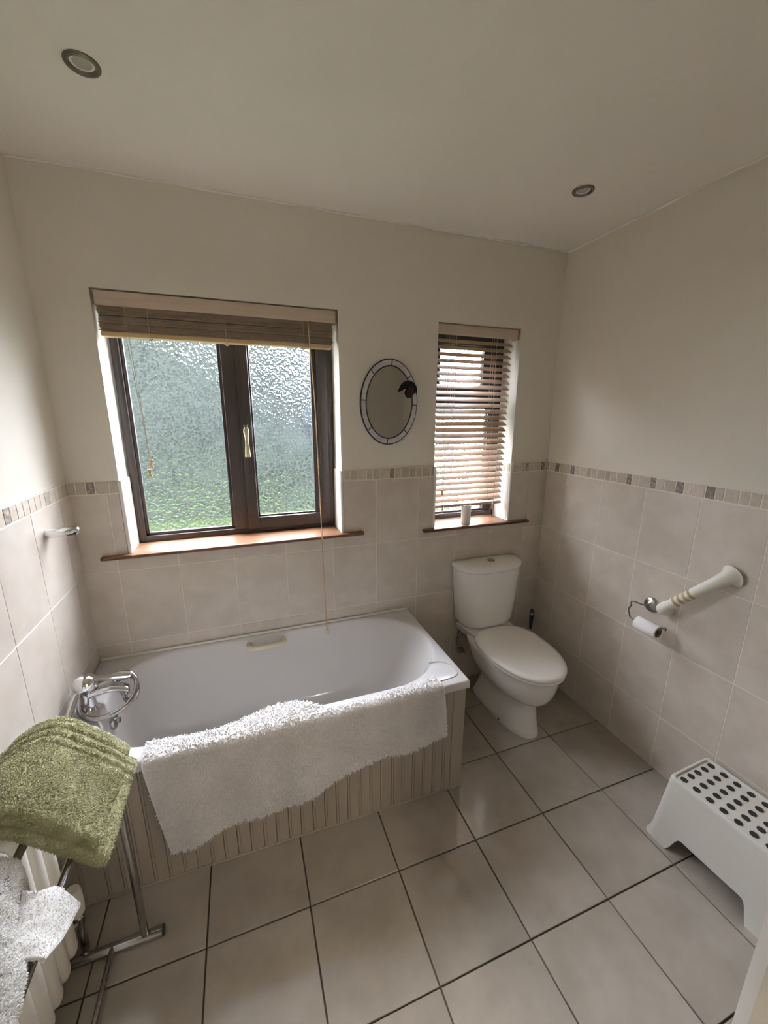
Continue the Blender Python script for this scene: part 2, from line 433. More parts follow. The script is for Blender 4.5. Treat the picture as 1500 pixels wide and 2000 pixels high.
def put(me, M4, u, v, parent, name, tilt=True):
    o = bpy.data.objects.new(name, me); COL.objects.link(o); o.parent = parent
    e = Matrix.Rotation(random.uniform(-.0006,.0006), 4, 'X') @ Matrix.Rotation(random.uniform(-.0006,.0006), 4, 'Y') if tilt else Matrix()
    o.matrix_world = M4 @ Matrix.Translation((u, v, 0)) @ e
    return o

def cut_rect(r, holes):
    """rectangle (u0,u1,v0,v1) minus holes -> list of rectangles"""
    out = [r]
    for h in holes:
        nxt = []
        for (a,b_,c,d) in out:
            A, B, C_, D = max(a,h[0]), min(b_,h[1]), max(c,h[2]), min(d,h[3])
            if A >= B-1e-6 or C_ >= D-1e-6: nxt.append((a,b_,c,d)); continue
            if c < C_: nxt.append((a,b_,c,C_))
            if D < d: nxt.append((a,b_,D,d))
            if a < A: nxt.append((a,A,C_,D))
            if B < b_: nxt.append((B,b_,C_,D))
        out = nxt
    return [q for q in out if q[1]-q[0] > .006 and q[3]-q[2] > .006]

def tile_field(us, vs, M4, parent, holes, hidden, g=.0016, t=.008, matname='wall_tile'):
    for i in range(len(us)-1):
        for j in range(len(vs)-1):
            r = (us[i]+g, us[i+1]-g, vs[j]+g, vs[j+1]-g)
            if any(r[0] >= h[0] and r[1] <= h[1] and r[2] >= h[2] and r[3] <= h[3] for h in hidden): continue
            cells = cut_rect(r, holes)
            if not cells: continue
            if len(cells) == 1:
                a,b_,c,d = cells[0]
                put(tile_mesh(b_-a, d-c, t, matname, 'tile'), M4, a, c, parent, 'tile')
            else:                                  # a tile notched round an opening stays one piece
                m_ = MB()
                for a,b_,c,d in cells: m_.box(a, b_, c, d, 0, t)
                o = m_.build('tile', matname, parent); o.matrix_world = M4

rows = [0.0] + [ZB-k*TH for k in (3,2,1,0)]
openings = [(W1[0]-.006, W1[1]+.006, W1[2]-.012, 9), (W2[0]-.006, W2[1]+.006, W2[2]-.012, 9)]
ub = [0.0]+[1.6378+k*TW for k in range(-6,4)]+[W]
# grout beds
gb = MB()
for a,b_,c,d in cut_rect((0, W, 0, ZM), openings): gb.box(a, b_, c, d, -.001, .0070)
o = gb.build('grout', 'wall_grout', wall_back); o.matrix_world = M_BACK
o = MB().box(0, -YF, 0, ZM, -.001, .0070).build('grout', 'wall_grout', wall_right); o.matrix_world = M_RIGHT
o = MB().box(YF, 0, 0, ZM, -.001, .0070).build('grout', 'wall_grout', wall_left); o.matrix_world = M_LEFT
tile_field(ub, rows, M_BACK, wall_back, openings, [(-1, 1.5, -1, .57)])
ur = [0.0]+[.1743+k*TW for k in range(0,9)]+[-YF]
tile_field(ur, rows, M_RIGHT, wall_right, [], [])
ul = [YF]+[-.3538+k*TW for k in range(-8,2)]+[0.0]
tile_field(ul, rows, M_LEFT, wall_left, [], [(-.66, 1, -1, .57)])
# floor
uf = [0.0]+[.4732+k*.3425 for k in range(-1,6)]+[W]
vf = [YF]+[-.9443+k*.3425 for k in range(-4,3)]+[0.0]
uf = [u for u in uf if -1e-6 <= u <= W+1e-6]; vf = [v for v in vf if YF-1e-6 <= v <= 1e-6]
tile_field(uf, vf, M_FLOOR, floor, [], [(-1, 1.503, -.605, 1)], g=.0026, t=.006, matname='floor_tile')
for f_ in floor.children:                           # slightly uneven laying
    f_.location.z += random.uniform(-.0006, .0006)

# --- mosaic band: (edges, shade) along each wall
def mosaic(edges, shades, M4, parent):
    for i in range(len(edges)-1):
        a, b_ = edges[i]+.0016, edges[i+1]-.0016
        if b_-a < .004: continue
        sh = {'l':'mosaic_light','m':'mosaic_mid','d':'mosaic_dark'}[shades[i % len(shades)]]
        put(tile_mesh(b_-a, ZM-ZB-.006, .0085, sh, 'mosaic_tile', .002), M4, a, ZB+.004, parent, 'mosaic_tile')
mosaic([.003,.030,.067,.101,.153,.186], 'lldlm', M_BACK, wall_back)
mosaic([1.207,1.241,1.277,1.332,1.366,1.402,1.461,1.491,1.529,1.582,1.619,1.656,1.712,1.734], 'mllmlldllmmlm', M_BACK, wall_back)
mosaic([2.272,2.305,2.332,2.359,2.387,2.426,2.478,2.508,W-.002], 'mlmdlldl', M_BACK, wall_back)
er = [.003,.022,.069,.106,.141,.191,.226,.258,.311,.344,.380,.434,.468,.506,.560,.593,.629,.686,.719,.757,.808,.845,.879,.932,.970,1.003,1.056,1.091,1.129]
while er[-1] < -YF-.06: er.append(er[-1]+(.053,.036,.036)[(len(er)-29) % 3])
mosaic(er, 'lldlldllmllmlldlld', M_RIGHT, wall_right)
el = [-.003,-.03,-.067,-.103,-.138,-.187,-.225,-.263,-.305,-.349,-.392,-.432,-.476,-.512]
while el[-1] > YF+.06: el.append(el[-1]-(.053,.036,.036)[len(el) % 3])
mosaic(el[::-1], [('l','l','l','l','l','m','l','l','l','l','l','l','d','l','l')[k % 15] for k in range(len(el)-1)][::-1], M_LEFT, wall_left)

# --- tiled lower reveals and white corner trims round the window openings
for (x, side, z0) in ((W1[0], 1, W1[2]), (W1[1], -1, W1[2]), (W2[0], 1, W2[2]), (W2[1], -1, W2[2])):
    MB().box(x, x+side*.006, .012, .158, z0, ZM-.004).build('grout', 'wall_grout', wall_back)
    MB().box(x, x+side*.0085, .010, .158, z0+.002, ZB-.002, .001, 1).build('tile', 'wall_tile', wall_back)
    for k in range(3):
        MB().box(x, x+side*.0085, .012+k*.05, .057+k*.05, ZB+.003, ZM-.005, .0015, 1).build('mosaic_tile', ('mosaic_light','mosaic_mid','mosaic_light')[k], wall_back)
    MB().tube([(x+side*.002, .002, z0), (x+side*.002, .002, ZM-.001)], .0085, 12).build('corner_trim', 'white_trim', wall_back, True)
# thin strip of filler where the ceiling meets the walls, uneven like the plaster
for nm, par, p0, p1 in (('ceiling_joint', wall_back, (0,.002,H-.003), (W,.002,H-.003)), ('ceiling_joint', wall_right, (W+.002,0,H-.003), (W+.002,YF,H-.003))):
    pts = [(p0[0]+(p1[0]-p0[0])*t, p0[1]+(p1[1]-p0[1])*t, p0[2]+random.uniform(-.002,.002)) for t in np.linspace(0,1,40)]
    MB().tube(pts, [random.uniform(.003,.0055) for _ in pts], 6).build(nm, 'ceiling', par, True)

# ------------------------------------------------------------------ windows
FY = .158      # inner face of the window frames
def ring_frame(mb, x0, x1, z0, z1, w, y0, y1, bev=.004, wb=None, wt=None):
    wb = w if wb is None else wb; wt = w if wt is None else wt
    mb.box(x0, x0+w, y0, y1, z0, z1, bev); mb.box(x1-w, x1, y0, y1, z0, z1, bev)
    mb.box(x0+w-.003, x1-w+.003, y0+.0004, y1, z0, z0+wb, bev); mb.box(x0+w-.003, x1-w+.003, y0+.0004, y1, z1-wt, z1, bev)
def pane(x0, x1, z0, z1, y, parent, name='pane'):
    b = MB(); t = .006
    v = [(x0,y,z0),(x1,y,z0),(x1,y,z1),(x0,y,z1),(x0,y+t,z0),(x1,y+t,z0),(x1,y+t,z1),(x0,y+t,z1)]
    b.add(v, [(0,1,2,3)], 0); b.add([v[4],v[5],v[6],v[7]], [(3,2,1,0)], 1)
    return b.build(name, ['pebble','clear'], parent, fix=False)
def beads(mb, x0, x1, z0, z1, y0, y1, w=.014):
    # sloping glazing beads round a pane
    for (a,b_,c,d) in ((x0,x0+w,z0,z1),(x1-w,x1,z0,z1),(x0,x1,z0,z0+w),(x0,x1,z1-w,z1)): mb.box(a,b_,y0,y1,c,d,.004)

win1 = tag(empty('window_1', (0,0,0)), 'wide dark brown casement window with pebbled glass above the bath', None, None, 'structure')
f = MB(); ring_frame(f, W1[0]+.006, W1[1]-.002, 1.09, W1[3]+.01, .034, FY, FY+.075, wb=.034, wt=.05); f.build('frame', 'brown_pvc', win1, True)
MB().box(.650, .722, FY, FY+.075, 1.12, W1[3], .004).build('mullion', 'brown_pvc', win1, True)
f = MB(); beads(f, .230, .652, 1.122, W1[3]-.04, FY+.012, FY+.03, .018); f.build('glazing_bead', 'brown_pvc', win1, True)
pane(.240, .646, 1.135, 2.16, FY+.03, win1)
sash = MB(); ring_frame(sash, .716, 1.165, 1.118, 2.17, .056, FY-.012, FY+.05, .006, wb=.062); sash = sash.build('sash', 'brown_pvc', win1, True)
f = MB(); beads(f, .770, 1.112, 1.178, 2.115, FY+.004, FY+.02, .012); f.box(1.078, 1.112, FY-.002, FY+.02, 1.178, 2.115, .004); f.build('glazing_bead', 'brown_pvc', sash, True)
pane(.776, 1.106, 1.184, 2.11, FY+.022, sash)
# espagnolette handle on the sash
hx = .741
b = MB(); b.box(hx-.011, hx+.011, FY-.02, FY-.011, 1.60, 1.665, .008, 3); b.build('handle_plate', 'chrome_dull', sash, True)
b = MB()
prof = [(1.652,.008),(1.64,.012),(1.62,.0125),(1.60,.009),(1.57,.0085),(1.54,.011),(1.515,.0135),(1.505,.0135)]
b.loft([[(hx+r*math.cos(t), FY-.036-.006*math.sin(min(1,(1.655-z)*20)*PI/2)+.55*r*math.sin(t), z) for t in np.linspace(0,2*PI,14,endpoint=False)] for z, r in prof], True, True, True)
b.tube([(hx, FY-.015, 1.638), (hx, FY-.04, 1.638)], .008, 12)
b.build('window_handle', 'brass', sash, True)
b = MB(); b.box(.082, 1.308, -.036, .01, 1.077, 1.094, .007, 3); b.box(W1[0]-.004, W1[1]+.004, .0, FY+.02, 1.077, 1.0938); b.build('sill', 'sill_wood', win1, True)

win2 = tag(empty('window_2', (0,0,0)), 'narrow dark brown window with pebbled glass behind lowered blind', None, None, 'structure')
f = MB(); ring_frame(f, W2[0]+.004, W2[1]-.004, 1.072, W2[3]+.01, .036, FY, FY+.075, wb=.034, wt=.05); f.build('frame', 'brown_pvc', win2, True)
MB().box(W2[0]+.03, W2[1]-.03, FY, FY+.075, 1.762, 1.82, .004).build('transom', 'brown_pvc', win2, True)
f = MB(); beads(f, W2[0]+.034, W2[1]-.07, 1.104, 1.766, FY+.01, FY+.03, .016); f.box(W2[1]-.086, W2[1]-.034, FY+.004, FY+.05, 1.10, 1.77, .003); f.build('glazing_bead', 'brown_pvc', win2, True)
pane(W2[0]+.044, W2[1]-.08, 1.115, 1.756, FY+.03, win2)
sash = MB(); ring_frame(sash, W2[0]+.03, W2[1]-.03, 1.81, 2.165, .058, FY-.012, FY+.05, .006); sash = sash.build('sash', 'brown_pvc', win2, True)
f = MB(); beads(f, W2[0]+.084, W2[1]-.13, 1.862, 2.113, FY+.004, FY+.02, .012); f.box(W2[1]-.142, W2[1]-.085, FY, FY+.04, 1.86, 2.12, .003); f.build('glazing_bead', 'brown_pvc', sash, True)
pane(W2[0]+.09, W2[1]-.136, 1.868, 2.107, FY+.022, sash)
b = MB(); b.box(1.668, 2.402, -.034, .01, 1.052, 1.069, .007, 3); b.box(W2[0]-.004, W2[1]+.004, 0, FY+.02, 1.052, 1.0688); b.build('sill', 'sill_wood', win2, True)

# ------------------------------------------------------------------ outside
lawn = tag(MB().box(-14, 18, .6, 30, -.6, -.35).build('lawn', 'lawn'), 'green lawn outside seen blurred through the glass', None, None, 'structure')
def bush(name, cx, cy, rx, ry, h, matname, seed, label, cat, z0=-.4, box=2.6):
    n, m_ = 56, 40; V = []; r = np.random.RandomState(seed)
    th = np.linspace(0, 2*PI, n, endpoint=False); ph = np.linspace(0, 1, m_)
    T, Pp = np.meshgrid(th, ph); 
    c = np.sign(np.cos(T))*np.abs(np.cos(T))**(2/box); s_ = np.sign(np.sin(T))*np.abs(np.sin(T))**(2/box)
    wdt = (1-Pp**4*.75)
    nz = 1+.10*fbm(T*3*np.ones_like(T), Pp*9, seed, 4, 1.6)
    X = cx+rx*c*wdt*nz; Y = cy+ry*s_*wdt*nz; Z = z0+h*Pp*(1+.05*fbm(T*2, Pp*3, seed+1, 3, 2.0))
    V = np.stack([X,Y,Z],2)
    mb = MB(); mb.loft([[tuple(p) for p in row] for row in V], True, True, True)
    return tag(mb.build(name, matname, None, True, 60), label, cat)
bush('garden_hedge', -2.8, 7.5, 5.0, 1.0, 5.6, 'hedge', 11, 'tall clipped green hedge seen blurred through wide window', 'hedge', box=5)
bush('conifer_tree', 3.4, 10.7, 2.5, 1.2, 4.9, 'conifer', 5, 'blue-green conifer seen blurred through casement glass beside hedge', 'tree')
bush('sky_block_tree', 11.0, 6.0, 4.2, 1.6, 8.5, 'hedge', 14, 'unseen broad dark tree added to block low sky light', 'tree', box=3)  # out of view, put in to keep low sky off the left wall
bush('round_shrub', 2.3, 4.2, .55, .5, 1.55, 'hedge', 9, 'low round shrub seen blurred through lower casement pane', 'shrub')

# ------------------------------------------------------------------ bath
RZ, BX, BY = .583, 1.578, -.7185
bath = tag(empty('bathtub', (.79, -.36, 0)), 'white acrylic bathtub under the wide window', 'bathtub')
BI = Matrix.Translation((-.79, .36, 0))
N_ = 144
def contour(x0, x1, y0, y1, rl, rr, el, er_):
    """closed inner outline, two rounded ends of length rl / rr"""
    cyy = (y0+y1)/2; hy = (y1-y0)/2; pts = []
    for k in range(N_):
        t = 2*PI*k/N_; c, s_ = math.cos(t), math.sin(t)
        if c >= 0: e = er_; xx = (x1-rr)+rr*abs(c)**(2/e)
        else: e = el; xx = (x0+rl)-rl*abs(c)**(2/e)
        pts.append((xx, cyy+hy*math.copysign(abs(s_)**(2/e), s_)))
    # re-space evenly along the outline
    P = np.array(pts+[pts[0]]); d = np.r_[0, np.cumsum(np.linalg.norm(np.diff(P,axis=0),axis=1))]
    q = np.linspace(0, d[-1], N_, endpoint=False)
    return np.stack([np.interp(q, d, P[:,0]), np.interp(q, d, P[:,1])],1)
levels = [ # z, x0, x1, y0, y1, rl, rr, el, er
    (RZ,     .105, 1.553, -.655, -.026, .30, .31, 2.7, 2.1),
    (RZ-.004,.111, 1.546, -.650, -.031, .30, .31, 2.7, 2.1),
    (RZ-.014,.116, 1.540, -.645, -.035, .30, .31, 2.7, 2.1),
    (RZ-.05, .124, 1.520, -.636, -.042, .30, .33, 2.7, 2.1),
    (RZ-.16, .140, 1.465, -.622, -.060, .28, .34, 2.8, 2.2),
    (RZ-.28, .165, 1.385, -.604, -.085, .26, .32, 2.9, 2.4),
    (RZ-.36, .195, 1.310, -.582, -.110, .24, .28, 3.0, 2.6),
    (RZ-.40, .235, 1.250, -.550, -.145, .22, .24, 3.0, 2.6),
    (RZ-.412,.290, 1.180, -.500, -.195, .18, .20, 3.0, 2.6),
    (RZ-.415,.420, 1.000, -.420, -.280, .08, .08, 2.5, 2.5)]
c0 = contour(*levels[0][1:])
cx_, cy_ = .83, -.345
def to_rect(p, x0, x1, y0, y1):
    dx, dy = p[0]-cx_, p[1]-cy_; t = 1e9
    if dx > 1e-9: t = min(t, (x1-cx_)/dx)
    if dx < -1e-9: t = min(t, (x0-cx_)/dx)
    if dy > 1e-9: t = min(t, (y1-cy_)/dy)
    if dy < -1e-9: t = min(t, (y0-cy_)/dy)
    return [cx_+dx*t, cy_+dy*t]
def rect_ring(x0, x1, y0, y1, z):
    R = [to_rect(p, x0, x1, y0, y1) for p in c0]
    for cxx in (x0, x1):
        for cyy in (y0, y1):
            k = min(range(len(R)), key=lambda i: (R[i][0]-cxx)**2+(R[i][1]-cyy)**2); R[k] = [cxx, cyy]
    return [(p[0], p[1], z) for p in R]
X0, Y1 = .005, -.006
rings = [rect_ring(X0, BX, BY, Y1, RZ-.036), rect_ring(X0, BX, BY, Y1, RZ-.006), rect_ring(X0+.002, BX-.002, BY+.002, Y1-.002, RZ-.0015), rect_ring(X0+.006, BX-.006, BY+.006, Y1-.004, RZ+.0005)]
for L_ in levels:
    rings.append([(p[0], p[1], L_[0]) for p in contour(*L_[1:])])
b = MB(); b.loft(rings, True, False, True)
inner_side = rings[0]
under = rect_ring(X0+.012, BX-.012, BY+.012, Y1-.004, RZ-.036)
b.loft([rings[0], under, rect_ring(X0+.012, BX-.012, BY+.012, Y1-.004, RZ-.012)], True)
o = b.build('tub', 'acrylic', bath, True, 50, fix=True); o.matrix_parent_inverse = BI
def bpart(mb, name, m_, smooth=True, ang=40, parent=bath):
    o = mb.build(name, m_, parent, smooth, ang); o.matrix_parent_inverse = BI if parent is bath else Matrix(); return o
b = MB(); b.box(.01, 1.574, -.006, -.0185, RZ-.002, RZ+.010, .004, 2); bpart(b, 'sealing_strip', 'white_trim')
b = MB(); b.tube(catmull([(1.462,-.545,RZ+.001),(1.49,-.548,RZ+.001),(1.520,-.556,RZ+.001),(1.545,-.585,RZ+.001),(1.553,-.625,RZ+.001),(1.545,-.66,RZ+.001),(1.515,-.675,RZ+.001),(1.46,-.68,RZ+.001),(1.42,-.68,RZ+.001)], 6), .0035, 8); bpart(b, 'soap_ledge', 'acrylic')
# cream grab handle on the far side of the tub
b = MB(); hp = catmull([(.672,-.040,.548),(.672,-.062,.546),(.682,-.078,.545),(.71,-.084,.545),(.76,-.085,.545),(.81,-.084,.545),(.836,-.078,.545),(.846,-.062,.546),(.846,-.040,.548)], 6)
b.tube(hp, [.0145]*len(hp), 14)
bpart(b, 'grab_handle', 'cream_plastic')
# waste overflow with plug chain rose at the tap end
b = MB(); A = Matrix.Translation((.135,-.36,.50)) @ Matrix.Rotation(PI/2, 4, 'Y')
b.lathe([(.034,-.006),(.034,.004),(.030,.009),(.012,.010),(.012,.022),(.006,.026)], 24, A); bpart(b, 'overflow_cover', 'chrome_dull')

# boarded bath front
panel = tag(empty('bath_cladding', (.79, -.69, 0)), 'beige tongue-and-groove boarded panel along the bath front', 'panel')
PI_ = Matrix.Translation((-.79, .69, 0))
def py_at(x): return -.668-(x-.0)*.0197
def board(x0, x1, bead=True):
    poly = []
    yb = .014
    a = [(x0+.0007, yb), (x0+.0007, .0), (x0+.0018, -.002)]
    if bead: a += [(x0+.0085,-.002),(x0+.0092,.0006),(x0+.0106,.0006),(x0+.0113,-.002)]
    a += [(x1-.0018,-.002),(x1-.0007,.0),(x1-.0007,yb)]
    poly = [(x, y+py_at(x)) for x, y in a]
    return poly
xs = [.006]+[.131+.0495*k for k in range(0,28)]+[1.536, 1.572]
xs = [.006,.055,.131]+[.131+.0495*k for k in range(1,28)]+[1.510,1.572]
for i in range(len(xs)-1):
    mb = MB().prism(board(xs[i], xs[i+1], i != len(xs)-2), .002, .552); o = mb.build('plank', 'panel_paint', panel); o.matrix_parent_inverse = PI_
mb = MB().add([(.006,py_at(.006)+.014,.004),(1.572,py_at(1.572)+.014,.004),(1.572,py_at(1.572)+.03,.004),(.006,py_at(.006)+.03,.004),
               (.006,py_at(.006)+.014,.55),(1.572,py_at(1.572)+.014,.55),(1.572,py_at(1.572)+.03,.55),(.006,py_at(.006)+.03,.55)],
              [(0,3,2,1),(4,5,6,7),(0,1,5,4),(1,2,6,5),(2,3,7,6),(3,0,4,7)])
o = mb.build('backing_board', 'panel_paint', panel); o.matrix_parent_inverse = PI_
o = MB().box(1.556, 1.572, -.66, -.012, .002, .55).build('end_board', 'panel_paint', panel); o.matrix_parent_inverse = PI_
o = MB().tube([(.006,py_at(.006)-.003,.004),(1.572,py_at(1.572)-.003,.004)], .004, 6).build('floor_sealant', 'panel_paint', panel, True); o.matrix_parent_inverse = PI_

# ------------------------------------------------------------------ bath mixer tap
tx, ty = .066, -.37
tap = tag(empty('bath_mixer_tap', (tx, ty, RZ)), 'chrome lever mixer tap with coiled shower hose on bath end', 'tap')
def tpart(mb, name, m_, smooth=True, ang=45):
    return mb.build(name, m_, tap, smooth, ang)
b = MB(); b.lathe([(.038,0),(.038,.005),(.031,.010),(.0275,.03),(.0265,.07),(.029,.092),(.034,.098)], 28); tpart(b, 'body', 'chrome')
b = MB(); Tl = Matrix.Translation((0,0,.098)) @ Matrix.Rotation(.12,4,'Y')
b.lathe([(.036,0),(.041,.007),(.041,.022),(.037,.036),(.028,.047),(.014,.053),(.002,.054)], 28, Tl); tpart(b, 'lever_cap', 'chrome')
b = MB()      # flat lever reaching over the spout
pts = [(.012,0,.132),(.03,0,.130),(.06,.004,.124),(.10,.008,.116),(.14,.012,.106),(.152,.013,.103)]
wd = [.013,.016,.018,.019,.019,.012]
rr_ = []
for (px,py,pz), w_ in zip(catmull(pts,4), np.interp(np.linspace(0,5,21), range(6), wd)):
    rr_.append([(px, py+w_*math.cos(t), pz+.006*math.sin(t)) for t in np.linspace(0,2*PI,14,endpoint=False)])
b.loft(rr_, True, True, True); tpart(b, 'lever', 'chrome')
b = MB()      # spout
pts = [(.0,0,.062),(.03,0,.072),(.07,0,.078),(.11,0,.074),(.142,0,.062),(.15,0,.052)]
rr_ = []
for i, (px,py,pz) in enumerate(catmull(pts,4)):
    k = i/20; w_ = .025*(1-k)+.020*k; h_ = .018*(1-k)+.011*k
    rr_.append([(px, py+w_*math.cos(t), pz+h_*math.sin(t)) for t in np.linspace(0,2*PI,16,endpoint=False)])
b.loft(rr_, True, True, True); tpart(b, 'spout', 'chrome')
b = MB(); b.lathe([(.010,0),(.011,.012),(.010,.018)], 16, Matrix.Translation((.132,0,.040))); tpart(b, 'aerator', 'chrome_dull')
# shower hose: leaves the body, loops round below the lever and back
def ribbed(mb, pts, r):
    P = catmull(pts, 14); mb.tube(P, [r*(1+.10*(i % 2)) for i in range(len(P))], 10)
b = MB()
ribbed(b, [(.105,.02,.050),(.118,.018,.03),(.128,.0,.012),(.16,-.02,.02),(.175,-.015,.055),(.165,.02,.09),(.13,.045,.105),(.06,.05,.095),(.0,.042,.06),(-.025,.0,.035),(-.01,-.05,.02),
           (.04,-.085,.012),(.10,-.09,.02),(.15,-.065,.035),(.172,-.02,.062),(.16,.03,.085),(.11,.05,.08),(.05,.045,.05)], .0088)
tpart(b, 'shower_hose', 'chrome_dull', True, 80)
b = MB(); b.lathe([(.0085,0),(.0095,.004),(.0095,.02),(.0075,.024)], 16, Matrix.Translation((.103,.02,.046)) @ Matrix.Rotation(.4,4,'Y')); tpart(b, 'hose_nut', 'chrome')
# handset lying in its cradle towards the wall
b = MB()
pts = [(-.012,-.02,.10),(-.022,-.045,.085),(-.03,-.09,.05),(-.035,-.15,.02),(-.035,-.21,.008)]
P = catmull(pts, 5); b.tube(P, list(np.interp(np.linspace(0,1,len(P)), [0,.15,.6,1], [.008,.012,.0135,.015])), 14)
tpart(b, 'shower_handset', 'chrome')

# ------------------------------------------------------------------ shower bracket on the left wall
br = tag(empty('shower_bracket', (.004, -.262, 1.282)), 'chrome shower head bracket jutting from left tiled wall above the tap', 'bracket')
b = MB(); A = Matrix.Rotation(PI/2, 4, 'Y')
rings = []
for t, ry_, rz_, dz in ((0,.026,.0175,0),(.004,.027,.0185,0),(.03,.026,.018,.001),(.06,.024,.017,.003),(.085,.02,.014,.005),(.098,.013,.009,.008),(.102,.004,.003,.009)):
    rings.append([(t, ry_*math.cos(a), dz+rz_*math.sin(a)) for a in np.linspace(0,2*PI,20,endpoint=False)])
b.loft(rings, True, True, True); b.build('arm', 'chrome', br, True)
b = MB(); b.box(.062,.094,-.0155,.0155,-.012,-.006,.004,2); b.build('socket', 'black', br, True)

# ------------------------------------------------------------------ bath mat
mat_o = tag(empty('bath_mat', (.88, -.70, RZ)), 'shaggy white bath mat hung over the bath edge', 'bath mat')
nu, nv = 150, 64
U = np.linspace(0,1,nu)[:,None]*np.ones((1,nv)); V_ = np.ones((nu,1))*np.linspace(0,1,nv)[None,:]
xin = [.30,.322,.45,.558,.685,.772,.84,.89,.948,1.02,1.07,1.20,1.436,1.46]
yin = [-.640,-.638,-.655,-.658,-.622,-.600,-.612,-.635,-.690,-.700,-.694,-.690,-.655,-.655]
xbt = [.30,.373,.45,.598,.70,.749,.79,.83,.90,1.06,1.25,1.451,1.47]
zbt = [.225,.222,.216,.226,.236,.244,.27,.287,.292,.316,.342,.370,.372]
xtop = .318+1.122*U
xbot = .372+1.078*U
G = np.zeros((nu,nv,3))
for i in range(nu):
    xt, xb = xtop[i,0], xbot[i,0]
    yi = np.interp(xt, xin, yin); zb = np.interp(xb, xbt, zbt)
    pth = [(-.0+yi, RZ+.004),(yi-.012, RZ+.008),(-.70, RZ+.009),(-.716, RZ+.008),(-.7265, RZ+.001),(-.731, RZ-.014),(-.7335,RZ-.05),(-.735,(RZ+zb)/2),(-.732,zb)]
    if yi < -.68: pth = [(yi, RZ+.006),(yi-.006,RZ+.009)]+pth[3:]
    P = np.array(pth); d = np.r_[0, np.cumsum(np.linalg.norm(np.diff(P,axis=0),axis=1))]
    q = np.linspace(0, d[-1], nv)
    yy = np.interp(q, d, P[:,0]); zz = np.interp(q, d, P[:,1])
    fr = np.clip((RZ-zz)/max(.01,RZ-zb), 0, 1)
    G[i,:,0] = xt+(xb-xt)*fr; G[i,:,1] = yy; G[i,:,2] = zz
hang = np.clip((RZ-G[:,:,2])/.25, 0, 1)
G[:,:,1] -= hang*(.014+.016*np.sin((G[:,:,0]-.3)*13+.6)+.016*np.exp(-((G[:,:,0]-.83)/.05)**2)+.006*np.sin(G[:,:,0]*31))
G[:,:,1] -= .002*fbm(G[:,:,0]*10, G[:,:,2]*10, 3, 3, 2.0)
G[:,:,2] += (1-hang)*.002*fbm(G[:,:,0]*12, G[:,:,1]*12, 4, 3, 2.0)
# base cloth with thickness
def thick_cloth(G, t, name, matname, parent, flip=1):
    ni, nj = G.shape[:2]
    du = np.gradient(G, axis=0); dv = np.gradient(G, axis=1); n = np.cross(du, dv); n /= np.linalg.norm(n, axis=2)[:,:,None]+1e-12
    n *= flip
    A = G.reshape(-1,3); B = (G-n*t).reshape(-1,3); F1 = grid_faces(ni,nj); F2 = F1[:, ::-1]+ni*nj
    bd = [(i*nj) for i in range(ni)]+[(ni-1)*nj+j for j in range(1,nj)]+[i*nj+nj-1 for i in range(ni-2,-1,-1)]+[j for j in range(nj-2,0,-1)]
    bd = np.array(bd); nx = np.roll(bd,-1)
    F3 = np.stack([bd, nx, nx+ni*nj, bd+ni*nj],1)
    o = np_mesh(name, np.concatenate([A,B]), np.concatenate([F1,F2,F3]), matname, parent)
    bm = bmesh.new(); bm.from_mesh(o.data); bmesh.ops.recalc_face_normals(bm, faces=bm.faces[:]); bm.to_mesh(o.data); bm.free()
    return o, n
rng = np.random.RandomState(21)
cloth, nrm = thick_cloth(G, .004, 'backing', 'white_pile', mat_o, 1)
Pm, Nm = sample_grid(G, 30000, rng)
sgn = np.where((Nm[:,1] > 0) & (np.abs(Nm[:,1]) > .5) | ((Nm[:,2] < 0) & (np.abs(Nm[:,2]) > .5)), -1.0, 1.0)[:,None]
Nm = Nm*sgn
pile = tufts('pile', Pm, Nm, .0135, .0026, (0,0,-.45), .42, 'white_pile', mat_o, rng)
b = MB(); b.tube([tuple(G[0,j]) for j in range(0,nv,2)], .006, 8); bind1 = b.build('binding', 'white_pile', mat_o, True)
b = MB(); b.tube([tuple(G[nu-1,j]) for j in range(0,nv,2)], .006, 8); bind2 = b.build('binding', 'white_pile', mat_o, True)
for o in (cloth, pile, bind1, bind2): o.matrix_parent_inverse = Matrix.Translation((-.88,.70,-RZ))

# ------------------------------------------------------------------ toilet
TX = 2.09
wc = tag(empty('toilet', (TX, -.36, 0)), 'white close-coupled toilet with closed lid in the corner', 'toilet')
def egg(hw, yf, yb, z, ef=2.1, eb=2.6, split=.42, n=48, cx=0.0):
    """outline round y: front tip yf, back yb"""
    ym = yb+(yf-yb)*split; pts = []
    for k in range(n):
        t = 2*PI*k/n; c, s_ = math.cos(t), math.sin(t)
        e = eb if s_ >= 0 else ef
        L_ = (yb-ym) if s_ >= 0 else (ym-yf)
        pts.append((cx+hw*math.copysign(abs(c)**(2/e), c), ym+L_*math.copysign(abs(s_)**(2/e), s_)+.36, z))
    return pts
b = MB()
rings = [egg(.110,-.588,-.10,0,2.3,5), egg(.112,-.590,-.10,.006,2.3,5), egg(.106,-.582,-.11,.03,2.3,4.5), egg(.097,-.571,-.13,.09,2.2,4), egg(.091,-.563,-.15,.15,2.2,3.5), egg(.091,-.563,-.15,.180,2.2,3.3),
         egg(.098,-.573,-.15,.198,2.1,3.2), egg(.118,-.600,-.14,.215,2.1,3), egg(.146,-.632,-.12,.245,2.1,3), egg(.165,-.654,-.10,.285,2.1,3), egg(.176,-.667,-.08,.33,2.1,3), egg(.182,-.675,-.06,.375,2.1,3.2), egg(.184,-.678,-.055,.395,2.1,3.2), egg(.178,-.672,-.055,.402,2.1,3.2)]
b.loft(rings, True, True, True); b.build('pan', 'ceramic', wc, True, 60)
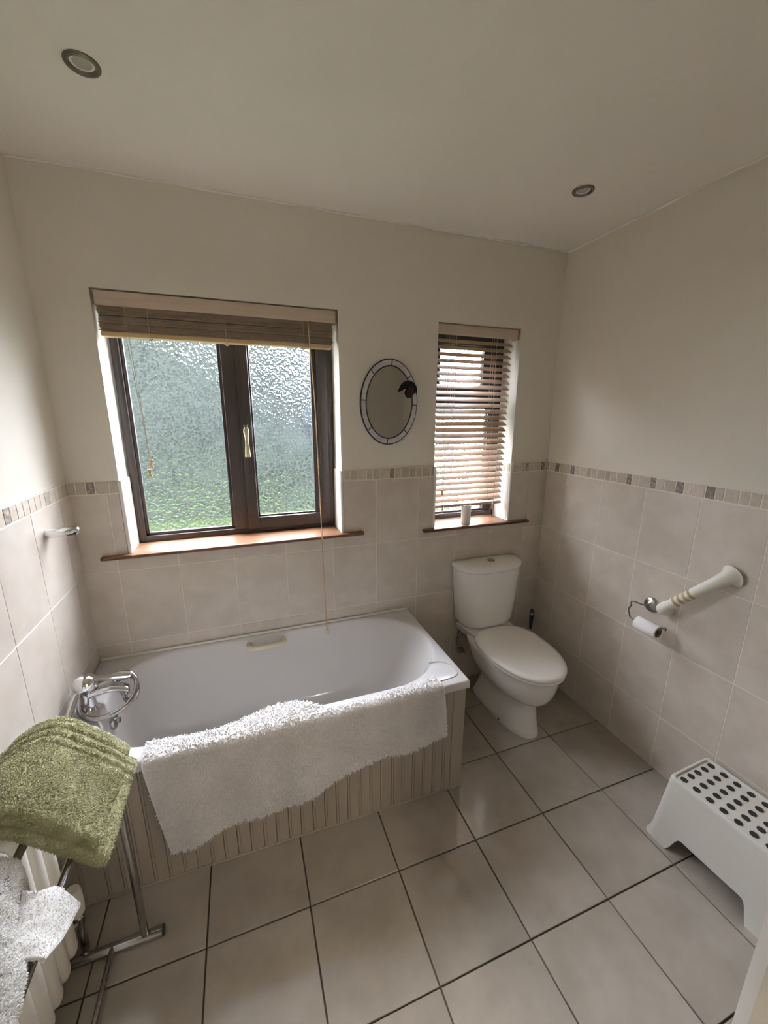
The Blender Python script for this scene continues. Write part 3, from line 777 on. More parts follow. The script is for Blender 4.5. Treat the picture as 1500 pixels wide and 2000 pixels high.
b = MB()   # shelf carrying the cistern
def shelf(hw0, hw1, y0, y1, z): 
    return [(-hw0,y0+.36,z),(-hw0*.9,y0+.352,z),(hw0*.9,y0+.352,z),(hw0,y0+.36,z),(hw1,y1+.36,z),(-hw1,y1+.36,z)]
b.loft([shelf(.115,.08,-.02,-.26,.34), shelf(.165,.12,-.012,-.27,.39), shelf(.175,.13,-.012,-.27,.425), shelf(.170,.125,-.016,-.262,.435)], True, True, True)
b.build('cistern_shelf', 'ceramic', wc, True, 30)
b = MB()
sr = [egg(.190,-.690,-.165,.404,2.15,2.8), egg(.194,-.694,-.163,.410,2.15,2.8), egg(.194,-.694,-.163,.417,2.15,2.8), egg(.190,-.690,-.166,.421,2.15,2.8)]
b.loft(sr, True, True, True); b.build('seat', 'seat_plastic', wc, True, 60)
b = MB()
sr = [egg(.194,-.694,-.160,.423,2.15,2.8), egg(.199,-.699,-.157,.428,2.15,2.8), egg(.199,-.699,-.157,.438,2.15,2.8), egg(.193,-.693,-.162,.446,2.15,2.8), egg(.17,-.668,-.182,.450,2.15,2.8), egg(.10,-.58,-.25,.4525,2.15,2.6), egg(.02,-.46,-.40,.453,2,2)]
b.loft(sr, True, True, True); b.build('lid', 'seat_plastic', wc, True, 60)
for s_ in (-1,1):
    b = MB(); b.tube([(s_*.075-.018,-.150+.36,.436),(s_*.075+.018,-.150+.36,.436)], .011, 12); b.build('hinge', 'seat_plastic', wc, True)
def dshape(hw, yf, yb, z, n=40, e=2.6):
    """flat back at yb, bowed front at yf"""
    pts = []
    for k in range(n+1):
        t = PI+PI*k/n; c, s_ = math.cos(t), math.sin(t)
        pts.append((hw*math.copysign(abs(c)**(2/3.4), c), yb-.045+.36+(yb-.045-yf)*math.copysign(abs(s_)**(2/2.0), s_), z))
    return [(-hw*.985, yb+.36, z)]+pts+[(hw*.985, yb+.36, z)]
b = MB(); b.loft([dshape(.160,-.150,-.018,.440), dshape(.176,-.163,-.015,.450), dshape(.186,-.170,-.013,.475), dshape(.200,-.178,-.012,.60), dshape(.215,-.185,-.012,.80), dshape(.217,-.186,-.012,.812)], True, True, True)
b.build('cistern', 'ceramic', wc, True, 60)
b = MB(); b.loft([dshape(.219,-.188,-.010,.8135), dshape(.223,-.192,-.009,.818), dshape(.223,-.192,-.009,.836), dshape(.218,-.187,-.011,.846), dshape(.195,-.165,-.02,.853), dshape(.10,-.11,-.04,.857)], True, True, True)
lidc = b.build('cistern_lid', 'ceramic', wc, True, 60)
b = MB(); A = Matrix.Translation((.0,-.095+.36,.853)); b.lathe([(.024,0),(.024,.006),(.021,.008),(.018,.006),(.017,.0085),(.010,.0095),(.002,.0098)], 24, A); b.build('flush_button', 'chrome_dull', wc, True)
b = MB(); b.tube(catmull([(-.13,.29,.24),(-.16,.30,.26),(-.165,.33,.30),(-.15,.335,.36),(-.13,.335,.41)],5), .008, 10); b.box(-.178,-.142,.285,.315,.24,.275,.006); b.build('inlet_valve', 'chrome_dull', wc, True)
b = MB(); b.tube([(0,.18,.19),(0,.352,.19)], .056, 20); b.tube([(0,.195,.19),(0,.225,.19)], .064, 20); b.build('soil_pipe', 'grey_pipe', wc, True)
for s_ in (-1,1):
    b = MB(); b.lathe([(.008,0),(.008,.004),(.004,.008)], 12, Matrix.Translation((s_*.106,-.42+.36,.018)) @ Matrix.Rotation(s_*1.3,4,'Y')); b.build('fixing_cap', 'grey_pipe', wc, True)

# toilet brush behind the toilet
tb = tag(empty('toilet_brush', (2.442, -.09, 0)), 'blue-handled toilet brush standing in the corner behind the toilet', 'brush')
b = MB(); b.lathe([(.05,0),(.052,.004),(.044,.10),(.040,.125),(.037,.125),(.041,.10),(.046,.01),(.001,.008)], 24); b.build('holder', 'white_plastic', tb, True)
b = MB(); b.lathe([(.006,.02),(.006,.33)], 12); b.build('stem', 'white_plastic', tb, True)
b = MB(); b.lathe([(.006,.325),(.0095,.33),(.0105,.36),(.0135,.40),(.0145,.44),(.012,.462),(.005,.468)], 16); hb_ = b.build('handle', 'blue_plastic', tb, True)
b = MB(); ang = -.7; b.tube([(-.0145*math.sin(-ang)+.006*math.cos(t)*math.cos(ang), -.0145*math.cos(ang)+.006*math.cos(t)*math.sin(ang), .44+.009*math.sin(t)) for t in np.linspace(0,2*PI,16,endpoint=False)], .0018, 6, closed=True); b.build('hanging_ring', 'white_plastic', hb_, True)
b = MB()
for k in range(60):
    a = random.uniform(0,2*PI); z = random.uniform(.02,.09); b.tube([(0,0,z),(.03*math.cos(a),.03*math.sin(a),z)], .0012, 4)
o = b.build('bristles', 'white_plastic', tb); o['kind'] = 'stuff'

# ------------------------------------------------------------------ mirror
MX, MZ, MRX, MRZ = 1.4565, 1.776, .1555, .2125
mir = tag(empty('wall_mirror', (MX, -.002, MZ)), 'oval mirror with pearly stained-glass border between the windows', 'mirror')
tilt = math.radians(2.2)
def ell(rx, rz, t, y):
    x, z = rx*math.cos(t), rz*math.sin(t)
    return (x*math.cos(tilt)+z*math.sin(tilt), y, -x*math.sin(tilt)+z*math.cos(tilt))
IRX, IRZ = MRX*.822, MRZ*.858
ts = np.linspace(0, 2*PI, 73)
b = MB(); n = 72
fr = [ell(IRX,IRZ,t,-.010) for t in ts[:-1]]; bk = [ell(IRX,IRZ,t,.004) for t in ts[:-1]]
b.loft([fr, bk], True, True, True); b.build('mirror_glass', 'mirror', mir)
div = [PI/2-.03+k*PI/4 for k in range(8)]
for k in range(8):
    a0, a1 = div[k]+.012, div[k]+PI/4-.012
    tt = np.linspace(a0, a1, 12); b = MB()
    sec = []
    for t in tt: sec.append([ell(IRX+.002,IRZ+.002,t,-.011), ell(MRX-.002,MRZ-.002,t,-.011), ell(MRX-.002,MRZ-.002,t,.003), ell(IRX+.002,IRZ+.002,t,.003)])
    b.loft(sec, True, True, True); b.build('glass_panel', 'pearl_glass', mir)
b = MB(); b.tube([ell(MRX,MRZ,t,-.005) for t in ts[:-1]], .0042, 8, closed=True); b.tube([ell(IRX,IRZ,t,-.010) for t in ts[:-1]], .0034, 8, closed=True)
for a in div: b.tube([ell(IRX,IRZ,a,-.011), ell(MRX,MRZ,a,-.009)], .0028, 6)
b.build('lead_came', 'lead', mir, True)
def leaf(pts, name, m_, y0=-.014, t=.004):
    P = catmull([(p[0],p[1]) for p in pts], 5, True); b = MB()
    b.prism([(float(p[0]), float(p[1])) for p in P], 0, t, Matrix(((1,0,0,0),(0,0,-1,y0),(0,1,0,0),(0,0,0,1)))); return b.build(name, m_, mir)
s_ = .000273
def mp(x, y): return ((x-725)*s_, (1000-y)*s_*.9)
leaf([mp(*p) for p in ((1150,560),(1075,545),(985,600),(935,690),(912,775),(1000,730),(1090,680),(1150,620))], 'leaf', 'leaf_glass', -.014)
leaf([mp(*p) for p in ((1140,560),(1195,575),(1255,640),(1278,720),(1268,800),(1210,760),(1150,700),(1120,620))], 'leaf', 'leaf_glass', -.0155)
leaf([mp(*p) for p in ((1110,670),(1180,680),(1235,770),(1200,830),(1150,885),(1110,870),(1050,820),(1060,740))], 'petal', 'petal_glass', -.017)
leaf([mp(*p) for p in ((1110,810),(1160,820),(1165,880),(1130,900),(1090,880),(1060,830))], 'petal', 'petal_glass', -.0185)

# ------------------------------------------------------------------ ceiling downlights
def downlight(x, y, label):
    t = tag(empty('downlight', (x, y, H)), label, 'light', 'recessed ceiling lights')
    b = MB(); b.lathe([(.0425,0),(.0425,-.003),(.040,-.006),(.033,-.007),(.029,-.004),(.027,.004),(.0265,.012)], 32, None, False, False); b.build('bezel', 'bronze', t, True)
    b = MB(); b.lathe([(.0265,.010),(.0262,.002),(.025,.0005)], 32, None, False, False); b.build('inner_ring', 'black', t, True)
    b = MB(); b.lathe([(.0235,.008),(.0225,.000),(.012,-.0035),(.001,-.0042)], 32); b.build('bulb', 'lamp_glass', t, True)
downlight(.394, -.538, 'recessed metal downlight in ceiling above the wide window side')
downlight(2.110, -.514, 'recessed metal downlight in ceiling above the toilet')

# ------------------------------------------------------------------ blinds
def cord_weight(x, y, z, parent, h=.033, nm='cord_knob'):
    b = MB(); b.lathe([(.003,h),(.0075,h),(.008,h*.75),(.0055,h*.55),(.006,h*.3),(.0088,.003),(.0085,0)], 14, Matrix.Translation((x,y,z))); return b.build(nm, 'pine_knob', parent, True)
def slat_mesh(w, d, t=.0028):
    b = MB(); n = 6; top = []; bot = []
    for k in range(n+1):
        y = -d/2+d*k/n; zc = .0014*(1-(2*k/n-1)**2)
        top.append((y, zc+t/2)); bot.append((y, zc-t/2))
    prof = top+bot[::-1]
    b.loft([[(-w/2, y, z) for y, z in prof], [(w/2, y, z) for y, z in prof]], True, True, True)
    return b.mesh('slat', 'slat')
bl1 = tag(empty('venetian_blind', (.688, .03, 2.20)), 'raised wooden venetian blind bunched at top of the wide window', 'blind', 'wooden venetian blinds')
BL1 = Matrix.Translation((-.688, -.03, -2.20))
def p1(o): o.matrix_parent_inverse = BL1; return o
b = MB(); b.box(.197, 1.190, .004, .013, 2.140, 2.196, .0025, 2); b.box(.197,.205,.004,.06,2.140,2.196,.002); b.box(1.182,1.190,.004,.06,2.140,2.196,.002); p1(b.build('valance', 'valance', bl1, True))
b = MB(); b.box(.206, 1.182, .022, .062, 2.152, 2.198, .001, 1); p1(b.build('headrail', 'valance', bl1))
sm = slat_mesh(.962, .050)
for k in range(22):
    o = link('slat', sm, bl1, (.687+random.uniform(-.003,.003), .036+random.uniform(-.003,.003), 2.050+k*.0044), (random.uniform(-.04,.04), 0, random.uniform(-.002,.002))); p1(o)
b = MB(); b.box(.207, 1.167, .010, .060, 2.026, 2.045, .004, 2); p1(b.build('bottom_rail', 'rail_pine', bl1, True))
for xx in (.385, .687, 1.03):
    b = MB()
    for yy in (.008, .063): b.tube([(xx,yy,2.14),(xx,yy-.002 if yy < .03 else yy+.002,2.09),(xx,yy,2.024)], .0012, 5)
    b.tube([(xx-.008,.034,2.024),(xx,.030,2.018),(xx+.008,.034,2.024)], .005, 6)
    p1(b.build('ladder_cord', 'cord_pale', bl1, True))
b = MB(); b.tube(catmull([(.292,.0,2.142),(.305,.002,1.9),(.318,.004,1.65),(.327,.005,1.515)],6), .0011, 5); b.tube(catmull([(.306,.0,2.142),(.312,.002,1.9),(.322,.004,1.62),(.318,.005,1.475)],6), .0011, 5); p1(b.build('lift_cord', 'cord', bl1, True))
p1(cord_weight(.327,.005,1.483,bl1)); p1(cord_weight(.317,.005,1.442,bl1))
b = MB(); b.tube(catmull([(1.05,.000,2.142),(1.058,-.01,1.95),(1.066,-.03,1.70),(1.070,-.043,1.25),(1.073,-.045,1.05),(1.077,-.045,.80),(1.080,-.045,.555)],6), .0027, 6); p1(b.build('pull_cord', 'cord', bl1, True))
b = MB(); b.lathe([(.003,.034),(.008,.033),(.0085,.020),(.0075,.019),(.0085,.017),(.0085,.003),(.006,0)], 14, Matrix.Translation((1.080,-.045,.523))); p1(b.build('cord_knob', 'cream_plastic', bl1, True))

bl2 = tag(empty('venetian_blind', (2.0, .05, 2.19)), 'lowered wooden venetian blind with tilted slats over the narrow window', 'blind', 'wooden venetian blinds')
BL2 = Matrix.Translation((-2.0, -.05, -2.19))
def p2(o): o.matrix_parent_inverse = BL2; return o
b = MB(); b.box(1.742, 2.257, .020, .029, 2.132, 2.186, .0025, 2); b.box(2.249,2.257,.02,.08,2.132,2.186,.002); p2(b.build('valance', 'valance', bl2, True))
b = MB(); b.box(1.748, 2.246, .036, .078, 2.145, 2.188, .001, 1); p2(b.build('headrail', 'valance', bl2))
sm2 = slat_mesh(.470, .044)
NS = 27
for k in range(NS):
    z = 2.108-k*(2.108-1.222)/(NS-1)
    o = link('slat', sm2, bl2, (1.988+random.uniform(-.0006,.0006)+.004*(1-k/NS), .054, z), (math.radians(31)+random.uniform(-.02,.02), 0, 0)); p2(o)
b = MB(); b.box(1.754, 2.224, .030, .079, 1.176, 1.193, .004, 2); p2(b.build('bottom_rail', 'valance', bl2, True))
for xx in (1.86, 2.118):
    b = MB()
    for yy, dz in ((.031, -.012), (.077, .012)): b.tube([(xx,yy,2.14),(xx,yy,1.18)], .0011, 5)
    b.tube([(xx,.054,2.14),(xx,.054,1.18)], .001, 5)
    for k in range(NS):
        z = 2.108-k*(2.108-1.222)/(NS-1)-.003; b.tube([(xx+.004,.030,z-.013),(xx-.004,.077,z+.012)], .0011, 4)
    p2(b.build('ladder_cord', 'cord_pale', bl2, True))
b = MB(); b.tube([(1.795,.022,2.135),(1.80,.020,1.29)], .0011, 5); b.tube([(1.812,.022,2.135),(1.806,.020,1.15)], .0011, 5); p2(b.build('lift_cord', 'cord', bl2, True))
p2(cord_weight(1.80,.02,1.258,bl2)); p2(cord_weight(1.806,.018,1.165,bl2))
b = MB(); b.tube(catmull([(2.165,.022,2.135),(2.16,.018,1.8),(2.158,.014,1.4),(2.152,.012,1.19)],6), .0013, 5); p2(b.build('tilt_cord', 'cord_pale', bl2, True))
b = MB(); b.lathe([(.002,.045),(.005,.042),(.0065,.03),(.009,.012),(.008,.002),(.003,0)], 12, Matrix.Translation((2.152,.012,1.147))); p2(b.build('tilt_tassel', 'cord_pale', bl2, True))

# beaker on the sill
b = MB(); b.lathe([(.001,0),(.027,0),(.0285,.003),(.0285,.112),(.0275,.1155),(.0255,.1155),(.0245,.112),(.0245,.008),(.001,.007)], 32); o = b.build('beaker', 'cup', None, True, 50, (1.974,.030,1.0692)); tag(o, 'plain white beaker standing on the narrow window sill', 'beaker')

# ------------------------------------------------------------------ right wall: grab bar and toilet roll
gbar = tag(empty('grab_bar', (W-.004, -.97, .96)), 'white slanted grab bar with flared ends and tan bands on right wall', 'grab bar')
GB = Matrix.Translation((-(W-.004), .97, -.96))
lowp, upp = np.array((W-.006,-.868,.838)), np.array((W-.006,-1.092,1.088))
off_ = np.array((-.052,0,0)); ax = upp-lowp; L0 = np.linalg.norm(ax); ax /= L0
P = catmull([lowp, lowp+off_*.5+ax*.004, lowp+off_*.9+ax*.02, lowp+off_+ax*.05, lowp+off_+ax*.14, lowp+off_+ax*.22, lowp+off_*.95+ax*(L0-.075), lowp+off_*.62+ax*(L0-.03), upp+off_*.22-ax*.006, upp], 6)
kk = np.linspace(0,1,len(P))
b = MB(); b.tube(P, list(np.interp(kk, [0,.10,.22,.33,.62,.72,.84,.94,1], [.034,.029,.0235,.0212,.0212,.0228,.029,.040,.047])), 22); o = b.build('bar', 'cream_plastic', gbar, True, 60); o.matrix_parent_inverse = GB
o.data.materials[0] = mat('ivory_plastic', (.76,.74,.66), .4)
for d_ in (.104,.131,.158,.185):
    c_ = lowp+off_+ax*d_; b = MB(); b.tube([c_-ax*.0058, c_+ax*.0058], .0222, 22); o = b.build('grip_band', 'band', gbar, True); o.matrix_parent_inverse = GB
b = MB(); A = Matrix.Translation((W-.0045,-.868,.838)) @ Matrix.Rotation(-PI/2,4,'Y'); b.lathe([(.034,0),(.034,.004),(.029,.009)], 24, A); o = b.build('end_flange', 'cream_plastic', gbar, True); o.matrix_parent_inverse = GB

hold = tag(empty('toilet_roll_holder', (W-.004, -.797, .825)), 'nickel wire toilet roll holder on right wall below the grab bar', 'roll holder')
b = MB(); A = Matrix.Rotation(-PI/2,4,'Y'); b.lathe([(.037,0),(.037,.005),(.033,.011),(.021,.015),(.012,.019),(.008,.026)], 28, A); b.build('wall_rose', 'nickel', hold, True)
# wire in holder space: x away from wall is negative, y along wall, z up
wp = [(-.012,0,0),(-.045,.004,.002),(-.062,.022,.006),(-.068,.042,.008),(-.070,.054,0),(-.070,.052,-.02),(-.070,.060,-.034),(-.070,.062,-.05),(-.070,.054,-.062),(-.070,.052,-.074),(-.070,.040,-.082),(-.070,.0,-.082),(-.070,-.075,-.080),(-.070,-.098,-.072),(-.068,-.108,-.058),(-.066,-.118,-.050),(-.064,-.124,-.056),(-.064,-.120,-.062)]
b = MB(); P = catmull(wp, 6); b.tube(P, .0038, 10); b.build('wire', 'wire', hold, True)
roll = tag(empty('toilet_roll', (W-.074, -.842, .738)), 'almost used-up white toilet roll on the wire holder', 'toilet roll')
A = Matrix.Rotation(PI/2, 4, 'X')
b = MB(); b.lathe([(.0225,-.053),(.0312,-.053),(.0322,-.051),(.0322,.051),(.0312,.053),(.0225,.053)], 32, A, False, False); b.build('paper', 'tissue', roll, True, 50)
b = MB(); b.lathe([(.0226,-.0532),(.0226,.0532),(.0212,.0532),(.0212,-.0532),(.0226,-.0532)], 28, A, False, False); b.build('core', 'card', roll, True, 50)

# ------------------------------------------------------------------ step stool
st = tag(empty('step_stool', (2.370, -1.362, 0), math.radians(2.5)), 'white plastic step stool with black anti-slip dots against right wall', 'stool')
SH = .300; TWX, TLY = .122, .192      # half size of the top
BWX, BLY = .150, .220
def rrect(hx, hy, r, n=6):
    out = []
    for cx, cy, a0 in ((hx-r,hy-r,0),(-hx+r,hy-r,PI/2),(-hx+r,-hy+r,PI),(hx-r,-hy+r,1.5*PI)):
        for k in range(n+1): a = a0+PI/2*k/n; out.append((cx+r*math.cos(a), cy+r*math.sin(a)))
    return out
# sides: grid around perimeter with arches cut out of the lower edge
def side_profile(u, half, arch_half, zt):
    """lower edge height along a side at signed distance u"""
    a = abs(u)
    if a < arch_half-.03: return zt
    if a < arch_half: t = (a-(arch_half-.03))/.03; return zt*(1-t**3)**.6 if t < 1 else 0
    return 0.0
b = MB(); n_side = 120
def perim(hx, hy, r, n):
    P = np.array(rrect(hx,hy,r,8)); P = np.vstack([P,P[:1]]); d = np.r_[0,np.cumsum(np.linalg.norm(np.diff(P,axis=0),axis=1))]
    q = np.linspace(0,d[-1],n,endpoint=False); return np.stack([np.interp(q,d,P[:,0]),np.interp(q,d,P[:,1])],1)
NP = 260
pt = perim(TWX,TLY,.018,NP); pb = perim(BWX,BLY,.028,NP)
def low_z(p):
    # long sides have a wide arch, short sides a smaller one
    if abs(p[0])/BWX > abs(p[1])/BLY: return side_profile(p[1], BLY, .128, .078)
    return side_profile(p[0], BWX, .085, .075)
rings_o, rings_i = [], []
for k in range(13):
    t = k/12; ro, ri = [], []
    for i in range(NP):
        zl = low_z(pb[i]); z = (SH-.014)*(1-t)+zl*t
        s_ = 1-z/(SH-.014); fl = .010*max(0,(s_-.86)/.14)**1.5 if s_ > .86 else 0
        c = pt[i]*(1-s_)+pb[i]*s_; nrm_ = np.array((c[0]/BWX**2*.02, c[1]/BLY**2*.03)); nrm_ /= np.linalg.norm(nrm_)+1e-9
        co = c+nrm_*fl; ci = c-nrm_*.004+nrm_*fl
        ro.append((co[0],co[1],z)); ri.append((ci[0],ci[1],z+.0))
    rings_o.append(ro); rings_i.append(ri)
b.loft(rings_i[::-1]+[]); b.loft(rings_o); b.loft([rings_o[-1], rings_i[-1]])
top = [[(p[0]*sx, p[1]*sy, z) for p in pt] for sx, sy, z in ((1,1,SH-.014),(.992,.995,SH-.006),(.972,.984,SH-.001),(.945,.970,SH),(.90,.944,SH),(.885,.935,SH-.002),(.875,.930,SH-.006),(.2,.2,SH-.006))]
b.loft(top, True, False, True); b.loft([[(p[0]*.98,p[1]*.98,SH-.016) for p in pt],[(p[0]*.1,p[1]*.1,SH-.016) for p in pt]], True, False, True)
b.build('body', 'stool_plastic', st, True, 45)
# dots: five across, eight along; one elongated dot mesh shared by all
b = MB(); b.prism([(.0118*math.cos(t), .0128*math.sin(t)) for t in np.linspace(0,2*PI,18,endpoint=False)], -.001, .0018); dm = b.mesh('anti_slip_dot', 'rubber')
for i in range(5):
    for j in range(8):
        link('anti_slip_dot', dm, st, (-.084+.0432*i, .156-.0462*j, SH-.0055), (0,0,math.radians(4)))

# ------------------------------------------------------------------ radiator
rad = tag(empty('column_radiator', (.06, -1.3, 0)), 'white column radiator low on left wall under the towels', 'radiator')
RB = Matrix.Translation((-.06, 1.3, 0))
def rad_section(y):
    b = MB(); hw = .0262
    for z0, z1 in ((.075,.70),):
        rings = []
        for z, s_ in ((z0,.30),(z0+.006,.62),(z0+.018,.88),(z0+.032,1.0),(z1-.032,1.0),(z1-.018,.88),(z1-.006,.62),(z1,.3)):
            dep = .034*(1 if s_ == 1 else .4+.6*s_)
            rings.append([(.075+dep*math.copysign(abs(math.cos(t))**.8,math.cos(t)), hw*s_*math.copysign(abs(math.sin(t))**.9,math.sin(t)), z) for t in np.linspace(0,2*PI,18,endpoint=False)])
        b.loft(rings, True, True, True)
    return b
rm = rad_section(0).mesh('section', 'rad_paint', True, 60)
for k in range(15):
    o = link('section', rm, rad, (0, -.872-.056*k, 0)); o.matrix_parent_inverse = RB
b = MB(); b.tube([(.072,-.86,.125),(.072,-1.67,.125)], .018, 12); b.tube([(.072,-.86,.64),(.072,-1.67,.64)], .018, 12); o = b.build('header_pipe', 'rad_paint', rad, True); o.matrix_parent_inverse = RB
for yy in (-1.0, -1.56):
    b = MB(); b.box(.0045, .06, yy-.012, yy+.012, .60, .63, .002); o = b.build('wall_bracket', 'rad_paint', rad); o.matrix_parent_inverse = RB
b = MB(); A = Matrix.Translation((.098,-.812,.13)); 
b.lathe([(.012,-.13),(.012,-.02),(.017,-.015),(.017,.015),(.012,.02)], 16, A); b.tube([(.098,-.812,.13),(.075,-.85,.13)], .012, 12); o = b.build('valve_body', 'chrome_dull', rad, True); o.matrix_parent_inverse = RB
b = MB()
pr = []
for r, h in ((.017,0),(.021,.006),(.0225,.03),(.0225,.085),(.0205,.098),(.017,.102)): pr.append((r,h))
seg = 40
rings = [[((r*(1+.045*(k % 2)*(1 if .02 < h < .09 else 0)))*math.cos(2*PI*k/seg)+.098, (r*(1+.045*(k % 2)*(1 if .02 < h < .09 else 0)))*math.sin(2*PI*k/seg)-.812, .155+h) for k in range(seg)] for r, h in pr]
b.loft(rings, True, True, True); o = b.build('valve_head', 'cream_plastic', rad, True, 30); o.matrix_parent_inverse = RB
o.data.materials[0] = M['rad_paint']

# ------------------------------------------------------------------ towel rack
rk = tag(empty('towel_rack', (.22, -1.2, 0)), 'free-standing chrome towel rack in front of the radiator', 'towel rack')
RK = Matrix.Translation((-.22, 1.2, 0))
def pk(o): o.matrix_parent_inverse = RK; return o
R1 = (.200, .812); R2 = (.276, .742)
for yy in (-.852, -1.62):
    b = MB(); P = [(.075,yy,.016),(.332,yy,.016)]
    rings = [[(x, yy+.017*math.cos(t), .014+.0135*math.sin(t)) for t in np.linspace(0,2*PI,16,endpoint=False)] for x in (.075,.332)]
    b.loft(rings, True, False, False); pk(b.build('foot', 'chrome_dull', rk, True))
    b = MB()
    for x, d in ((.075,-1),(.332,1)): b.lathe([(.0172,0),(.0165,.004),(.012,.005)], 16, Matrix.Translation((x,yy,.014)) @ Matrix.Rotation(d*PI/2,4,'Y') @ Matrix.Scale(1,4))
    pk(b.build('foot_cap', 'black', rk, True))
    b = MB(); b.tube(catmull([(.281,yy,.018),(.280,yy,.3),(.278,yy,.65),(.276,yy,.742),(.245,yy,.772),(.200,yy,.812),(.15,yy,.84),(.11,yy,.85)],6), .0115, 14); pk(b.build('post', 'chrome_dull', rk, True))
for (x, z, r) in ((R1[0],R1[1],.0085),(R2[0],R2[1],.0085),(.112,.85,.0085)):
    b = MB(); b.tube([(x,-.852,z),(x,-1.62,z)], r, 14); pk(b.build('rail', 'chrome_dark', rk, True))
b = MB(); b.tube([(.186,-.855,.020),(.180,-1.618,.020)], .008, 12); pk(b.build('floor_rail', 'chrome_dull', rk, True))

# ------------------------------------------------------------------ green towel over the far end of the rack
gt = tag(empty('green_towel', (.22, -1.0, .86)), 'folded olive green towel draped over far end of towel rack', 'towel')
GT = Matrix.Translation((-.22, 1.0, -.86))
rng = np.random.RandomState(5)
def folded(prof, y0, y1, th, seed, ny=60, ns=90, amp=.004, near_round=True, skew=0.0):
    """closed slab following a cross-section (x,z), folded edge towards the viewer"""
    C = np.array(catmull(prof, 12)); d = np.r_[0,np.cumsum(np.linalg.norm(np.diff(C,axis=0),axis=1))]
    q = np.linspace(0,d[-1],ns); cx = np.interp(q,d,C[:,0]); cz = np.interp(q,d,C[:,1])
    tx_ = np.gradient(cx); tz_ = np.gradient(cz); ln = np.hypot(tx_,tz_); nx, nz = -tz_/ln, tx_/ln
    sgn = np.where(nz.mean() > 0, 1, -1); nx, nz = nx*sgn, nz*sgn
    # loop in (y, thickness): far edge -> along top -> round near edge -> back underneath
    loop = []
    r = th/2
    for y in np.linspace(y0, y1+r, ny): loop.append((y, r))
    for a in np.linspace(PI/2, -PI/2, 12)[1:-1]: loop.append((y1+r-r*math.cos(a), r*math.sin(a)))
    for y in np.linspace(y1+r, y0, ny): loop.append((y, -r))
    for a in np.linspace(-PI/2, PI/2, 10)[1:-1]: loop.append((y0+r*.9*math.cos(a), r*math.sin(a)))
    loop = np.array(loop)
    G = np.zeros((ns, len(loop)+1, 3))
    for j in range(len(loop)+1):
        y, h = loop[j % len(loop)]
        edge = 1-np.exp(-np.minimum(q, q[-1]-q)/.006)*.55
        hh = h*edge
        bumpv = amp*fbm(q*9, np.full_like(q,y*9), seed, 4, 2.0)+(.0022*math.sin((y+.85)*230) if -.94 < y < -.868 and h > 0 else 0)
        G[:,j,0] = cx+nx*(hh+bumpv); G[:,j,2] = cz+nz*(hh+bumpv)
        G[:,j,1] = y+skew*(q/q[-1]-.5)+.003*fbm(q*8, np.full_like(q,y*3), seed+2, 2, 2.0)
    return G
def cloth_obj(G, name, m_, parent, inv):
    ni, nj = G.shape[:2]; F = grid_faces(ni,nj)
    F = F
    o = np_mesh(name, G.reshape(-1,3), F, m_, parent)
    # close the two ends
    bm = bmesh.new(); bm.from_mesh(o.data); bmesh.ops.remove_doubles(bm, verts=bm.verts[:], dist=1e-6)
    bmesh.ops.holes_fill(bm, edges=[e for e in bm.edges if e.is_boundary], sides=0)
    bmesh.ops.recalc_face_normals(bm, faces=bm.faces[:]); bm.to_mesh(o.data); bm.free(); o.data.shade_smooth()
    o.matrix_parent_inverse = inv; return o
def outward(P, Nn, c):
    s_ = np.sign(np.einsum('ij,ij->i', Nn, P-c)); s_[s_ == 0] = 1; return Nn*s_[:,None]
lower = [(.035,.765),(.08,.815),(.13,.852),(.180,.856),(.215,.826),(.27,.768),(.338,.700)]
upper = [(.030,.795),(.078,.845),(.13,.880),(.180,.885),(.217,.856),(.268,.802),(.320,.742)]
G1 = folded(lower, -.862, -1.148, .030, 31, amp=.003)
G2 = folded(upper, -.850, -1.140, .032, 32, amp=.006)
for G, nm, cnt in ((G2,'top_fold',52000),(G1,'under_fold',30000)):
    part = cloth_obj(G, nm, 'green_pile', gt, GT)
    Pm, Nm = sample_grid(G, cnt, rng)
    # orient by mesh winding consistency: compare with a coarse centre line
    ctr = G.mean(axis=1); idx = np.argmin(np.abs(Pm[:,None,0]-ctr[None,:,0])+np.abs(Pm[:,None,2]-ctr[None,:,2]), axis=1)
    c3 = ctr[idx].copy(); c3[:,1] = np.clip(Pm[:,1], c3[:,1].min()-.12, c3[:,1].max()+.12)
    Nm = outward(Pm, Nm, c3)
    t_ = tufts('pile', Pm, Nm, .0042, .0010, (0,0,-.15), .45, 'green_pile', gt, rng); t_.matrix_parent_inverse = GT

